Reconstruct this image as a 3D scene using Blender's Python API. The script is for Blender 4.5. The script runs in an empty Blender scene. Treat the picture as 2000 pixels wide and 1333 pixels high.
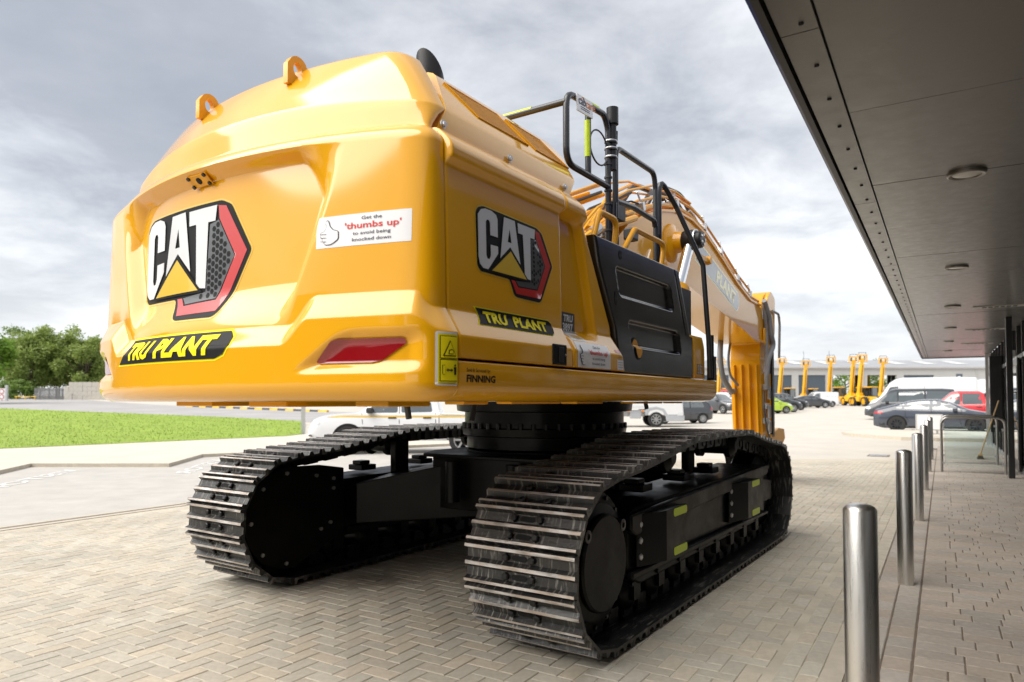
import bpy, bmesh, math, random
from mathutils import Vector, Matrix, noise
from mathutils.bvhtree import BVHTree
from mathutils.geometry import tessellate_polygon
R = math.radians
random.seed(7)
scene = bpy.context.scene
COL = scene.collection

# ------------------------------------------------------------------ camera
FPX, HORIZON, CAMH, PITCH = 1350.0, 785.0, 1.42, R(1.8)   # focal length / horizon row in pixels of the 2000 px photo
cam_data = bpy.data.cameras.new('camera')
cam_data.sensor_width = 36.0
cam_data.lens = FPX / 2000 * 36.0
cam_data.shift_y = (HORIZON - 666.5 - FPX * math.tan(PITCH)) / 2000
cam_data.clip_start, cam_data.clip_end = 0.05, 3000
cam_data.dof.use_dof = True
cam_data.dof.focus_distance = 4.6
cam_data.dof.aperture_fstop = 2.4
cam = bpy.data.objects.new('camera', cam_data)
COL.objects.link(cam)
cam.location = (0, 0, CAMH)
cam.rotation_euler = (R(90) + PITCH, 0, 0)
scene.camera = cam

# ------------------------------------------------------------------ world, sun, exposure
SUN_AZ, SUN_EL = R(-112), R(50)        # azimuth measured from the view direction, clockwise
world = bpy.data.worlds.new('World'); scene.world = world
world.use_nodes = True
nt = world.node_tree; nt.nodes.clear()
def wn(t, **k):
    n = nt.nodes.new(t)
    for a, b in k.items(): setattr(n, a, b)
    return n
w_out = wn('ShaderNodeOutputWorld'); w_bg = wn('ShaderNodeBackground')
w_sky = wn('ShaderNodeTexSky', sky_type='NISHITA', sun_disc=False, sun_elevation=SUN_EL, sun_rotation=SUN_AZ, air_density=1.0, dust_density=2.0)
tc = wn('ShaderNodeTexCoord'); sep = wn('ShaderNodeSeparateXYZ')
nt.links.new(tc.outputs['Generated'], sep.inputs[0])
zc = wn('ShaderNodeMath', operation='MAXIMUM'); zc.inputs[1].default_value = 0.0
nt.links.new(sep.outputs['Z'], zc.inputs[0])
za = wn('ShaderNodeMath', operation='ADD'); za.inputs[1].default_value = 0.16
nt.links.new(zc.outputs[0], za.inputs[0])
dx = wn('ShaderNodeMath', operation='DIVIDE'); dy = wn('ShaderNodeMath', operation='DIVIDE')
for d_, ax in ((dx, 'X'), (dy, 'Y')):
    nt.links.new(sep.outputs[ax], d_.inputs[0]); nt.links.new(za.outputs[0], d_.inputs[1])
cmb = wn('ShaderNodeCombineXYZ')
nt.links.new(dx.outputs[0], cmb.inputs[0]); nt.links.new(dy.outputs[0], cmb.inputs[1])
cmb.inputs[2].default_value = 23.5
def wnoise(scale, det, rough, dist):
    n = wn('ShaderNodeTexNoise'); n.inputs['Scale'].default_value = scale; n.inputs['Detail'].default_value = det
    n.inputs['Roughness'].default_value = rough; n.inputs['Distortion'].default_value = dist
    nt.links.new(cmb.outputs[0], n.inputs['Vector']); return n
n1 = wnoise(0.62, 2, 0.5, 0.2); n2 = wnoise(2.4, 7, 0.60, 0.25)
mixn = wn('ShaderNodeMath', operation='MULTIPLY_ADD'); mixn.inputs[1].default_value = 0.34
nt.links.new(n2.outputs[0], mixn.inputs[0])
n1s = wn('ShaderNodeMath', operation='MULTIPLY'); n1s.inputs[1].default_value = 0.66
nt.links.new(n1.outputs[0], n1s.inputs[0]); nt.links.new(n1s.outputs[0], mixn.inputs[2])
ramp = wn('ShaderNodeValToRGB')
SKYW = 2.55
for pos, c in ((0.26, (0.30, 0.32, 0.36)), (0.40, (0.40, 0.418, 0.455)), (0.475, (0.60, 0.615, 0.64)), (0.54, (0.82, 0.825, 0.835)), (0.61, (1.02, 1.015, 1.005))):
    e = ramp.color_ramp.elements.new(pos); e.color = (*c, 1)
ramp.color_ramp.elements.remove(ramp.color_ramp.elements[0]); ramp.color_ramp.elements.remove(ramp.color_ramp.elements[-1])
nt.links.new(mixn.outputs[0], ramp.inputs[0])
cl = wn('ShaderNodeMixRGB', blend_type='MULTIPLY'); cl.inputs[0].default_value = 1
cl.inputs[2].default_value = (SKYW, SKYW, SKYW, 1)
nt.links.new(ramp.outputs[0], cl.inputs[1])
# thin bright haze towards the horizon
hz = wn('ShaderNodeMapRange'); hz.inputs['From Min'].default_value = 0.0; hz.inputs['From Max'].default_value = 0.22
hz.inputs['To Min'].default_value = 0.75; hz.inputs['To Max'].default_value = 0.0
nt.links.new(zc.outputs[0], hz.inputs[0])
hm = wn('ShaderNodeMixRGB'); hm.inputs[2].default_value = (0.86 * SKYW, 0.87 * SKYW, 0.885 * SKYW, 1)
nt.links.new(hz.outputs[0], hm.inputs[0]); nt.links.new(cl.outputs[0], hm.inputs[1])
sm = wn('ShaderNodeMixRGB'); sm.inputs[0].default_value = 0.95       # a little of the clear sky shines through the cloud
nt.links.new(w_sky.outputs[0], sm.inputs[1]); nt.links.new(hm.outputs[0], sm.inputs[2])
nt.links.new(sm.outputs[0], w_bg.inputs[0])
w_bg.inputs[1].default_value = 0.110
nt.links.new(w_bg.outputs[0], w_out.inputs[0])

sun_data = bpy.data.lights.new('sun', 'SUN'); sun_data.energy = 1.05; sun_data.angle = R(64); sun_data.color = (1.0, 0.95, 0.87)
sun = bpy.data.objects.new('sun', sun_data); COL.objects.link(sun)
sd = Vector((math.sin(SUN_AZ) * math.cos(SUN_EL), math.cos(SUN_AZ) * math.cos(SUN_EL), math.sin(SUN_EL)))
sun.rotation_euler = (-sd).to_track_quat('-Z', 'Y').to_euler()
sun.location = (-10, -5, 20)
vs = scene.view_settings
vs.view_transform = 'Standard'; vs.look = 'None'; vs.gamma = 1; vs.use_curve_mapping = False
vs.exposure = 2.18

# ------------------------------------------------------------------ helpers: pixels of the photo -> directions
CYP = HORIZON - FPX * math.tan(PITCH)
def ray(px, py):
    a, b = (px - 1000) / FPX, -(py - CYP) / FPX
    c, s = math.cos(PITCH), math.sin(PITCH)
    return Vector((a, c - b * s, s + b * c))
def proj(P):
    x, y, z = P[0], P[1], P[2] - CAMH
    c, s = math.cos(PITCH), math.sin(PITCH)
    d = y * c + z * s
    return (1000 + FPX * x / d, CYP - FPX * (-y * s + z * c) / d) if d > .05 else None
def smooth(a, b, x):
    t = min(1, max(0, (x - a) / (b - a))); return t * t * (3 - 2 * t)
def terr(x, y):
    """height of the yard: level near the machine, rising gently away from it"""
    t = max(0.0, y - 17.0)
    rise = t * t / 20 if t < 10 else t - 5
    left = smooth(5, -45, x)
    k = (0.0125 + 0.0115 * left) * (1 - .7 * math.exp(-((x - 6) / 9) ** 2))
    return rise * k if rise < 120 else 120 * k
def on_ground(px, py):
    r = ray(px, py); t = 3.0
    for i in range(4000):
        P = r * t
        if CAMH + P.z <= terr(P.x, P.y): break
        t *= 1.003
    return Vector((P.x, P.y, terr(P.x, P.y)))
def at_depth(px, Y):
    x = (px - 1000) / FPX * Y; return Vector((x, Y, terr(x, Y)))

# ------------------------------------------------------------------ helpers: tags and meshes
def tag(o, label=None, cat=None, group=None, kind=None):
    if label: o['label'] = label
    if cat: o['category'] = cat
    if group: o['group'] = group
    if kind: o['kind'] = kind
    return o
def empty(name, loc, rz=0, parent=None):
    o = bpy.data.objects.new(name, None); COL.objects.link(o)
    o.location = loc; o.rotation_euler = (0, 0, rz); o.empty_display_size = .1
    if parent: o.parent = parent
    return o
def mesh_obj(name, me, parent=None):
    o = bpy.data.objects.new(name, me); COL.objects.link(o)
    if parent: o.parent = parent
    return o
def copy_tree(o, parent=None):
    c = o.copy(); COL.objects.link(c); c.parent = parent
    for ch in o.children: copy_tree(ch, c)
    return c

class MB:
    def __init__(s): s.v, s.f, s.m = [], [], []
    def add(s, vs_, fs, mi=0, T=None):
        o = len(s.v)
        s.v += [tuple(T @ Vector(v)) for v in vs_] if T else [tuple(v) for v in vs_]
        s.f += [tuple(i + o for i in f) for f in fs]; s.m += [mi] * len(fs); return s
    def box(s, x0, x1, y0, y1, z0, z1, mi=0, T=None):
        v = [(x, y, z) for x in (x0, x1) for y in (y0, y1) for z in (z0, z1)]
        return s.add(v, [(0, 1, 3, 2), (4, 6, 7, 5), (0, 4, 5, 1), (2, 3, 7, 6), (0, 2, 6, 4), (1, 5, 7, 3)], mi, T)
    def prism(s, poly, ax, a, b, mi=0, T=None, mi_cap=None):
        """polygon extruded along axis ax (0,1,2) from a to b; poly coords are the other two axes in order"""
        ar = sum(poly[i][0] * poly[(i + 1) % len(poly)][1] - poly[(i + 1) % len(poly)][0] * poly[i][1] for i in range(len(poly)))
        if (ar < 0) != (ax == 1): poly = poly[::-1]
        lo, hi = min(a, b), max(a, b)
        def P(q, t): return (t, q[0], q[1]) if ax == 0 else ((q[0], t, q[1]) if ax == 1 else (q[0], q[1], t))
        n = len(poly); v = [P(q, lo) for q in poly] + [P(q, hi) for q in poly]
        s.add(v, [(i, (i + 1) % n, n + (i + 1) % n, n + i) for i in range(n)], mi, T)
        o = len(s.v) - 2 * n
        s.f += [tuple(o + n - 1 - i for i in range(n)), tuple(o + n + i for i in range(n))]
        s.m += [mi if mi_cap is None else mi_cap] * 2
        return s
    def tube(s, pts, r, n=8, mi=0, T=None, caps=True, rs=None):
        P = [Vector(p) for p in pts]; k = len(P); rings = []
        t0 = (P[1] - P[0]).normalized()
        u = t0.orthogonal().normalized()
        for i in range(k):
            t = ((P[min(i + 1, k - 1)] - P[i]).normalized() + (P[i] - P[max(i - 1, 0)]).normalized()).normalized() if 0 < i < k - 1 else (P[1] - P[0] if i == 0 else P[-1] - P[-2]).normalized()
            u = (u - t * u.dot(t)).normalized(); w = t.cross(u)
            rr = rs[i] if rs else r
            if 0 < i < k - 1:
                c = (P[i + 1] - P[i]).normalized().dot((P[i] - P[i - 1]).normalized()); rr = rr / max(.6, math.sqrt((1 + c) / 2))
            rings.append([P[i] + (u * math.cos(2 * math.pi * j / n) + w * math.sin(2 * math.pi * j / n)) * rr for j in range(n)])
        v = [q for ring in rings for q in ring]; f = []
        for i in range(k - 1):
            for j in range(n): f.append((i * n + j, i * n + (j + 1) % n, (i + 1) * n + (j + 1) % n, (i + 1) * n + j))
        if caps: f += [tuple(range(n - 1, -1, -1)), tuple((k - 1) * n + j for j in range(n))]
        return s.add(v, f, mi, T)
    def lathe(s, prof, c=(0, 0, 0), ax=2, n=24, mi=0, T=None, mis=None, caps=True):
        """prof: list of (radius, height) revolved about axis ax through c; closed at the ends"""
        v = []
        for r, h in prof:
            for j in range(n):
                a = 2 * math.pi * j / n; p = (r * math.cos(a), r * math.sin(a))
                q = (h, p[0], p[1]) if ax == 0 else ((p[1], h, p[0]) if ax == 1 else (p[0], p[1], h))
                v.append((q[0] + c[0], q[1] + c[1], q[2] + c[2]))
        k = len(prof)
        for i in range(k - 1):
            s_f = [(i * n + j, i * n + (j + 1) % n, (i + 1) * n + (j + 1) % n, (i + 1) * n + j) for j in range(n)]
            if i == 0: s.add(v, s_f, mis[i] if mis else mi, T); o = len(s.v) - len(v)
            else: s.f += [tuple(q + o for q in f) for f in s_f]; s.m += [mis[i] if mis else mi] * n
        if caps:
            s.f += [tuple(o + n - 1 - j for j in range(n)), tuple(o + (k - 1) * n + j for j in range(n))]
            s.m += [mis[0] if mis else mi, mis[-1] if mis else mi]
        return s
    def grid(s, fn, nu, nv, mi=0, flip=False):
        v = [fn(i / nu, j / nv) for j in range(nv + 1) for i in range(nu + 1)]
        f = [(j * (nu + 1) + i, j * (nu + 1) + i + 1, (j + 1) * (nu + 1) + i + 1, (j + 1) * (nu + 1) + i) for j in range(nv) for i in range(nu)]
        if flip: f = [q[::-1] for q in f]
        return s.add(v, f, mi)
    def mesh(s, name, mats, sharp=35):
        me = bpy.data.meshes.new(name); me.from_pydata(s.v, [], s.f)
        for m in (mats if isinstance(mats, (list, tuple)) else [mats]): me.materials.append(m)
        me.polygons.foreach_set('material_index', s.m)
        if sharp:
            me.polygons.foreach_set('use_smooth', [True] * len(me.polygons)); me.set_sharp_from_angle(angle=R(sharp))
        me.update(); return me
    def build(s, name, mats, parent=None, sharp=35, bev=0, seg=2):
        o = mesh_obj(name, s.mesh(name, mats, sharp), parent)
        if bev:
            b = o.modifiers.new('bevel', 'BEVEL'); b.width = bev; b.segments = seg; b.limit_method = 'ANGLE'; b.angle_limit = R(30)
        return o
def arc_path(pts, rad, n=5):
    """polyline with its inner corners rounded to radius rad"""
    P = [Vector(p) for p in pts]; out = [P[0]]
    for i in range(1, len(P) - 1):
        a, b = (P[i - 1] - P[i]), (P[i + 1] - P[i]); la, lb = a.length, b.length; a.normalize(); b.normalize()
        ang = a.angle(b); d = min(rad / max(.05, math.tan(ang / 2)), la * .48, lb * .48)
        p0, p1 = P[i] + a * d, P[i] + b * d
        for k in range(n + 1):
            t = k / n; out.append(p0 * (1 - t) ** 2 + P[i] * 2 * t * (1 - t) + p1 * t * t)
    return out + [P[-1]]
def round_poly(poly, r, n=3):
    out = []; k = len(poly)
    for i in range(k):
        p, a, b = Vector(poly[i]), Vector(poly[i - 1]), Vector(poly[(i + 1) % k])
        da, db = (a - p), (b - p); la, lb = da.length, db.length
        d = min(r, la * .45, lb * .45); p0, p1 = p + da / la * d, p + db / lb * d
        for j in range(n + 1):
            t = j / n; q = p0 * (1 - t) ** 2 + p * 2 * t * (1 - t) + p1 * t * t; out.append((q.x, q.y))
    return out

# ------------------------------------------------------------------ materials
MATS = {}
def mat(name, col, rough=.5, metal=0., coat=0., coat_ior=1.5, coat_r=.03, var=0., vscale=6., rvar=0., bump=0., bscale=60., emit=0., trans=0., alpha=1., attr=None, stretch=None, ior=1.5, spec=.5):
    m = bpy.data.materials.new(name); m.use_nodes = True; t = m.node_tree; b = t.nodes['Principled BSDF']
    b.inputs['Base Color'].default_value = (*col, 1); b.inputs['Roughness'].default_value = rough; b.inputs['Metallic'].default_value = metal
    b.inputs['Coat Weight'].default_value = coat; b.inputs['Coat IOR'].default_value = coat_ior; b.inputs['Coat Roughness'].default_value = coat_r
    b.inputs['Transmission Weight'].default_value = trans; b.inputs['IOR'].default_value = ior
    b.inputs['Specular IOR Level'].default_value = spec
    if alpha < 1: b.inputs['Alpha'].default_value = alpha
    if emit: b.inputs['Emission Color'].default_value = (*col, 1); b.inputs['Emission Strength'].default_value = emit
    def N(ty): return t.nodes.new(ty)
    if var or rvar or bump or attr:
        tcn = N('ShaderNodeTexCoord'); mp = N('ShaderNodeMapping'); t.links.new(tcn.outputs['Object'], mp.inputs[0])
        if stretch: mp.inputs['Scale'].default_value = stretch
    if var or rvar:
        nz = N('ShaderNodeTexNoise'); nz.inputs['Scale'].default_value = vscale; nz.inputs['Detail'].default_value = 6; nz.inputs['Roughness'].default_value = .65
        t.links.new(mp.outputs[0], nz.inputs['Vector'])
    src = None
    if var:
        mr = N('ShaderNodeMapRange'); mr.inputs['From Min'].default_value = .3; mr.inputs['From Max'].default_value = .7
        mr.inputs['To Min'].default_value = 1 - var; mr.inputs['To Max'].default_value = 1 + var
        t.links.new(nz.outputs[0], mr.inputs[0])
        mx = N('ShaderNodeMixRGB'); mx.blend_type = 'MULTIPLY'; mx.inputs[0].default_value = 1; mx.inputs[1].default_value = (*col, 1)
        t.links.new(mr.outputs[0], mx.inputs[2]); src = mx.outputs[0]
    if attr:
        at = N('ShaderNodeAttribute'); at.attribute_name = attr
        mx2 = N('ShaderNodeMixRGB'); mx2.blend_type = 'MULTIPLY'; mx2.inputs[0].default_value = 1
        if src: t.links.new(src, mx2.inputs[1])
        else: mx2.inputs[1].default_value = (*col, 1)
        t.links.new(at.outputs['Color'], mx2.inputs[2]); src = mx2.outputs[0]
    if src: t.links.new(src, b.inputs['Base Color'])
    if rvar:
        mr2 = N('ShaderNodeMapRange'); mr2.inputs['From Min'].default_value = .3; mr2.inputs['From Max'].default_value = .7
        mr2.inputs['To Min'].default_value = max(0.02, rough - rvar); mr2.inputs['To Max'].default_value = min(1, rough + rvar)
        t.links.new(nz.outputs[0], mr2.inputs[0]); t.links.new(mr2.outputs[0], b.inputs['Roughness'])
    if bump:
        nb = N('ShaderNodeTexNoise'); nb.inputs['Scale'].default_value = bscale; nb.inputs['Detail'].default_value = 4
        t.links.new(mp.outputs[0], nb.inputs['Vector'])
        bp = N('ShaderNodeBump'); bp.inputs['Strength'].default_value = bump; bp.inputs['Distance'].default_value = .01
        t.links.new(nb.outputs[0], bp.inputs['Height']); t.links.new(bp.outputs[0], b.inputs['Normal'])
    MATS[name] = m; return m
def wear_mat(name, base, worn, rough, scale, lo, hi, stretch, metal_w=.6):
    """painted or rusted steel whose paint is scratched away in streaks"""
    m = mat(name, base, rough, bump=.25, bscale=90); t = m.node_tree; b = t.nodes['Principled BSDF']
    tcn = t.nodes.new('ShaderNodeTexCoord'); mp = t.nodes.new('ShaderNodeMapping'); mp.inputs['Scale'].default_value = stretch
    oi = t.nodes.new('ShaderNodeObjectInfo'); ad = t.nodes.new('ShaderNodeVectorMath'); sc = t.nodes.new('ShaderNodeVectorMath')
    sc.operation = 'SCALE'; sc.inputs['Scale'].default_value = 37; cx = t.nodes.new('ShaderNodeCombineXYZ')
    for i in range(3): t.links.new(oi.outputs['Random'], cx.inputs[i])
    t.links.new(cx.outputs[0], sc.inputs[0]); t.links.new(tcn.outputs['Object'], ad.inputs[0]); t.links.new(sc.outputs[0], ad.inputs[1])
    t.links.new(ad.outputs[0], mp.inputs[0])
    nz = t.nodes.new('ShaderNodeTexNoise'); nz.inputs['Scale'].default_value = scale; nz.inputs['Detail'].default_value = 5; nz.inputs['Roughness'].default_value = .6
    t.links.new(mp.outputs[0], nz.inputs['Vector'])
    rp = t.nodes.new('ShaderNodeMapRange'); rp.inputs['From Min'].default_value = lo; rp.inputs['From Max'].default_value = hi
    t.links.new(nz.outputs[0], rp.inputs[0])
    n2_ = t.nodes.new('ShaderNodeTexNoise'); n2_.inputs['Scale'].default_value = 9; n2_.inputs['Detail'].default_value = 3
    t.links.new(ad.outputs[0], n2_.inputs['Vector'])
    wc = t.nodes.new('ShaderNodeValToRGB'); wc.color_ramp.elements[0].position = .35; wc.color_ramp.elements[1].position = .62
    wc.color_ramp.elements[0].color = (*worn[0], 1); wc.color_ramp.elements[1].color = (*worn[1], 1)
    t.links.new(n2_.outputs[0], wc.inputs[0])
    mx = t.nodes.new('ShaderNodeMixRGB'); mx.inputs[1].default_value = (*base, 1)
    t.links.new(rp.outputs[0], mx.inputs[0]); t.links.new(wc.outputs[0], mx.inputs[2]); t.links.new(mx.outputs[0], b.inputs['Base Color'])
    mm = t.nodes.new('ShaderNodeMath'); mm.operation = 'MULTIPLY'; mm.inputs[1].default_value = metal_w
    t.links.new(rp.outputs[0], mm.inputs[0]); t.links.new(mm.outputs[0], b.inputs['Metallic'])
    return m
mat('yellow', (.80, .385, .0015), .45, coat=1, coat_ior=1.66, coat_r=.08, rvar=.05, vscale=3, spec=.12, bump=.05, bscale=4.5)
mat('yellow_matt', (.76, .345, .003), .45, spec=.2, coat=.4, coat_ior=1.5, coat_r=.12, var=.06, vscale=8)
mat('yellow_side', (.78, .355, .002), .45, coat=1, coat_ior=1.45, coat_r=.06, spec=.15, bump=.05, bscale=4)
mat('black_paint', (.007, .007, .0075), .36, spec=.25, coat=.5, coat_r=.12, var=.25, vscale=9, rvar=.08)
mat('black_gloss', (.010, .010, .011), .22, coat=.4, coat_r=.1, rvar=.05, vscale=4)
mat('black_satin', (.011, .011, .012), .40, rvar=.08, spec=.35)
mat('chassis', (.005, .005, .005), .42, spec=.12, coat=.10, coat_r=.15, var=.4, vscale=5, rvar=.12)
mat('hole', (.004, .004, .004), .9)
mat('rail_black', (.020, .021, .023), .36, coat=.3, coat_r=.15)
mat('chrome', (.82, .83, .84), .12, 1)
mat('zinc', (.55, .56, .57), .38, .85, var=.2, vscale=30)
mat('steel_brushed', (.70, .685, .655), .32, 1, rvar=.08, vscale=4, stretch=(40, 40, 1.2), bump=.04, bscale=120)
mat('hose', (.05, .05, .052), .55)
mat('hose_grey', (.22, .22, .225), .5)
mat('rubber', (.018, .018, .018), .75, bump=.2, bscale=80)
mat('white_vinyl', (.80, .80, .81), .32, coat=.3)
mat('black_vinyl', (.010, .010, .011), .5, spec=.15)
mat('grey_vinyl', (.075, .078, .082), .3, coat=.5)
mat('silver_vinyl', (.66, .67, .68), .3, coat=.6)
mat('red_vinyl', (.52, .018, .014), .3, coat=.6)
mat('text_red', (.62, .02, .015), .4)
mat('yellow_vinyl', (.90, .76, .01), .5, spec=.15)
mat('glare_black', (.03, .03, .03), .3, coat=1, coat_ior=2.4, coat_r=.2)
mat('glare_yellow', (.80, .68, .10), .3, coat=1, coat_ior=2.2, coat_r=.2)
mat('gold_vinyl', (.72, .48, .04), .3, coat=.6)
mat('reflector_red', (.27, .002, .006), .18, coat=1, coat_r=.02)
mat('lime_reflect', (.58, .74, .01), .4)
wear_mat('shoe_paint', (.020, .020, .020), ((.14, .135, .13), (.40, .38, .34)), .36, 6, .54, .74, (1.0, 9, 1.0), .1)
wear_mat('shoe_steel', (.09, .085, .08), ((.64, .62, .60), (.46, .39, .33)), .42, 6, .26, .54, (6, 1.0, 6), .2)
# ================================================================== THE SETTING
BANG = R(90 - 31.9)                                   # direction of the footway and building
BX = Vector((math.cos(BANG), math.sin(BANG), 0)); BY = Vector((-math.sin(BANG), math.cos(BANG), 0))
def bp(s, y, z=0): return BX * s + BY * y + Vector((0, 0, z))
def to_b(P): return (P.x * BX.x + P.y * BX.y, P.x * BY.x + P.y * BY.y)
def lin(a, b, n): return [a + (b - a) * i / (n - 1) for i in range(n)]

mat('block', (.50, .455, .375), .82, var=.12, vscale=26, bump=.55, bscale=220, attr='tint')
mat('footway_block', (.46, .405, .35), .8, var=.14, vscale=24, bump=.45, bscale=200, attr='tint')
mat('sand_bed', (.50, .45, .365), .95, var=.18, vscale=3, bump=.4, bscale=150)
mat('yard', (.52, .485, .43), .85, var=.09, vscale=.6, bump=.2, bscale=30)
mat('path', (.58, .53, .455), .85, var=.08, vscale=1.2, bump=.2, bscale=40)
mat('bay_paving', (.45, .43, .40), .85, var=.10, vscale=2, bump=.3, bscale=14)
mat('kerb_stone', (.50, .45, .37), .8, var=.12, vscale=9, bump=.3, bscale=90)
mat('asphalt', (.36, .35, .345), .75, var=.14, vscale=.35, bump=.2, bscale=50)
mat('channel', (.20, .165, .14), .7, var=.2, vscale=12)
mat('road_paint', (.74, .73, .70), .7, var=.12, vscale=5)
mat('kerb_yellow', (.72, .46, .05), .6, var=.1)
mat('kerb_black', (.06, .06, .065), .6, var=.1)
mat('lawn', (.235, .335, .03), .8, var=.16, vscale=.8, bump=.5, bscale=20)
mat('grass_blade', (.235, .34, .032), .6, var=.35, vscale=3)

def yard_wear(m, stains):
    # broad tone changes across the yard, plus stains with a place of their own: (x, y, radius, factor)
    t = m.node_tree; b = t.nodes['Principled BSDF']; src = b.inputs['Base Color'].links[0].from_socket
    ge = t.nodes.new('ShaderNodeNewGeometry'); nz_ = t.nodes.new('ShaderNodeTexNoise'); nz_.inputs['Scale'].default_value = .9; nz_.inputs['Detail'].default_value = 5
    t.links.new(ge.outputs['Position'], nz_.inputs['Vector'])
    mr = t.nodes.new('ShaderNodeMapRange'); mr.inputs['From Min'].default_value = .32; mr.inputs['From Max'].default_value = .68; mr.inputs['To Min'].default_value = .86; mr.inputs['To Max'].default_value = 1.08
    t.links.new(nz_.outputs[0], mr.inputs[0]); fac = mr.outputs[0]
    n3 = t.nodes.new('ShaderNodeTexNoise'); n3.inputs['Scale'].default_value = 7; n3.inputs['Detail'].default_value = 4; t.links.new(ge.outputs['Position'], n3.inputs['Vector'])
    for x, y, r, f in stains:
        d = t.nodes.new('ShaderNodeVectorMath'); d.operation = 'DISTANCE'; t.links.new(ge.outputs['Position'], d.inputs[0]); d.inputs[1].default_value = (x, y, 0)
        a = t.nodes.new('ShaderNodeMath'); a.operation = 'MULTIPLY_ADD'; a.inputs[1].default_value = r * 1.6; t.links.new(n3.outputs[0], a.inputs[0]); t.links.new(d.outputs['Value'], a.inputs[2])
        m2 = t.nodes.new('ShaderNodeMapRange'); m2.inputs['From Min'].default_value = r * 1.15; m2.inputs['From Max'].default_value = r * 1.75; m2.inputs['To Min'].default_value = f; m2.inputs['To Max'].default_value = 1
        t.links.new(a.outputs[0], m2.inputs[0]); mu_ = t.nodes.new('ShaderNodeMath'); mu_.operation = 'MULTIPLY'; t.links.new(fac, mu_.inputs[0]); t.links.new(m2.outputs[0], mu_.inputs[1]); fac = mu_.outputs[0]
    mx = t.nodes.new('ShaderNodeMixRGB'); mx.blend_type = 'MULTIPLY'; mx.inputs[0].default_value = 1; t.links.new(src, mx.inputs[1]); t.links.new(fac, mx.inputs[2]); t.links.new(mx.outputs[0], b.inputs['Base Color'])
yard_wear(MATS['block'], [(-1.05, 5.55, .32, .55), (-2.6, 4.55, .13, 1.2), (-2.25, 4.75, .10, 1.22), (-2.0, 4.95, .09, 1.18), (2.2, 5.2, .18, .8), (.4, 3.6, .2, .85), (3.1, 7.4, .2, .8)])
yard_wear(MATS['footway_block'], [(2.4, 3.6, .1, .8), (5.2, 7.4, .2, .85)])
# the ground: one sheet to the horizon
xs = sorted(set([-1500, -800, -400, -250] + [round(v, 2) for v in lin(-160, 160, 90)] + [250, 400, 800, 1500]))
ys = sorted(set([-1200, -500, -200, -80, -30, -8] + [round(v, 2) for v in lin(0, 60, 41)] + [round(v, 2) for v in lin(66, 220, 24)] + [300, 450, 800, 1600]))
mb = MB()
gv = [(x, y, terr(x, y) - .012) for y in ys for x in xs]; nx = len(xs)
mb.add(gv, [(j * nx + i, j * nx + i + 1, (j + 1) * nx + i + 1, (j + 1) * nx + i) for j in range(len(ys) - 1) for i in range(nx - 1)])
ground = tag(mb.build('ground', MATS['yard'], sharp=0), kind='structure')

def sheet(name, pxs, m, h, kind='structure', edge=None, depth=.2, pts=None):
    """a level patch outlined by pixels on the ground, h above it, with a skirt"""
    P = pts or [on_ground(*p) for p in pxs]
    poly = [Vector((p.x, p.y, 0)) for p in P]
    bm = bmesh.new()
    tri = tessellate_polygon([poly])
    vs_ = [bm.verts.new(p) for p in poly]
    for t in tri:
        try: bm.faces.new([vs_[i] for i in t])
        except ValueError: pass
    bmesh.ops.recalc_face_normals(bm, faces=bm.faces)
    if bm.faces and sum(f.normal.z for f in bm.faces) < 0: bmesh.ops.reverse_faces(bm, faces=bm.faces)
    x0, x1 = min(p.x for p in poly), max(p.x for p in poly); y0, y1 = min(p.y for p in poly), max(p.y for p in poly)
    for k in range(1, 40):
        for no, co in (((0, 1, 0), (0, y0 + (y1 - y0) * k / 40, 0)), ((1, 0, 0), (x0 + (x1 - x0) * k / 40, 0, 0))):
            bmesh.ops.bisect_plane(bm, geom=bm.faces[:] + bm.edges[:] + bm.verts[:], plane_co=co, plane_no=no)
    r = bmesh.ops.extrude_edge_only(bm, edges=[e for e in bm.edges if e.is_boundary])
    low = {v for v in r['geom'] if isinstance(v, bmesh.types.BMVert)}
    for v in bm.verts: v.co.z = terr(v.co.x, v.co.y) + h - (depth if v in low else 0)
    if edge:
        for f in bm.faces:
            if any(v in low for v in f.verts): f.material_index = 1
    me = bpy.data.meshes.new(name); bm.to_mesh(me); bm.free()
    me.materials.append(m)
    if edge: me.materials.append(edge)
    return tag(mesh_obj(name, me), kind=kind)

# ---- paving blocks --------------------------------------------------
def block_mesh(name, l, w, m, gap=.0042, ch=.0038, tint=(1, 1, 1), h=.05):
    a, b = l / 2 - gap / 2, w / 2 - gap / 2
    v = [(sx * a, sy * b, -h) for sx, sy in ((-1, -1), (1, -1), (1, 1), (-1, 1))] + [(sx * a, sy * b, -ch) for sx, sy in ((-1, -1), (1, -1), (1, 1), (-1, 1))] + \
        [(sx * (a - ch), sy * (b - ch), 0) for sx, sy in ((-1, -1), (1, -1), (1, 1), (-1, 1))]
    f = [(4, 5, 9, 8), (5, 6, 10, 9), (6, 7, 11, 10), (7, 4, 8, 11), (8, 9, 10, 11), (0, 1, 5, 4), (1, 2, 6, 5), (2, 3, 7, 6), (3, 0, 4, 7)]
    return v, f
def make_mesh(name, v, f, m, tints):
    me = bpy.data.meshes.new(name); me.from_pydata(v, [], f); me.materials.append(m)
    ca = me.color_attributes.new('tint', 'FLOAT_COLOR', 'POINT')
    ca.data.foreach_set('color', tints); return me
def rtint(rng, spread=.085):
    k = 1 + rng.uniform(-spread, spread); w = rng.uniform(-.025, .03)
    return (k * (1 + w), k, k * (1 - w), 1)
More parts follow.
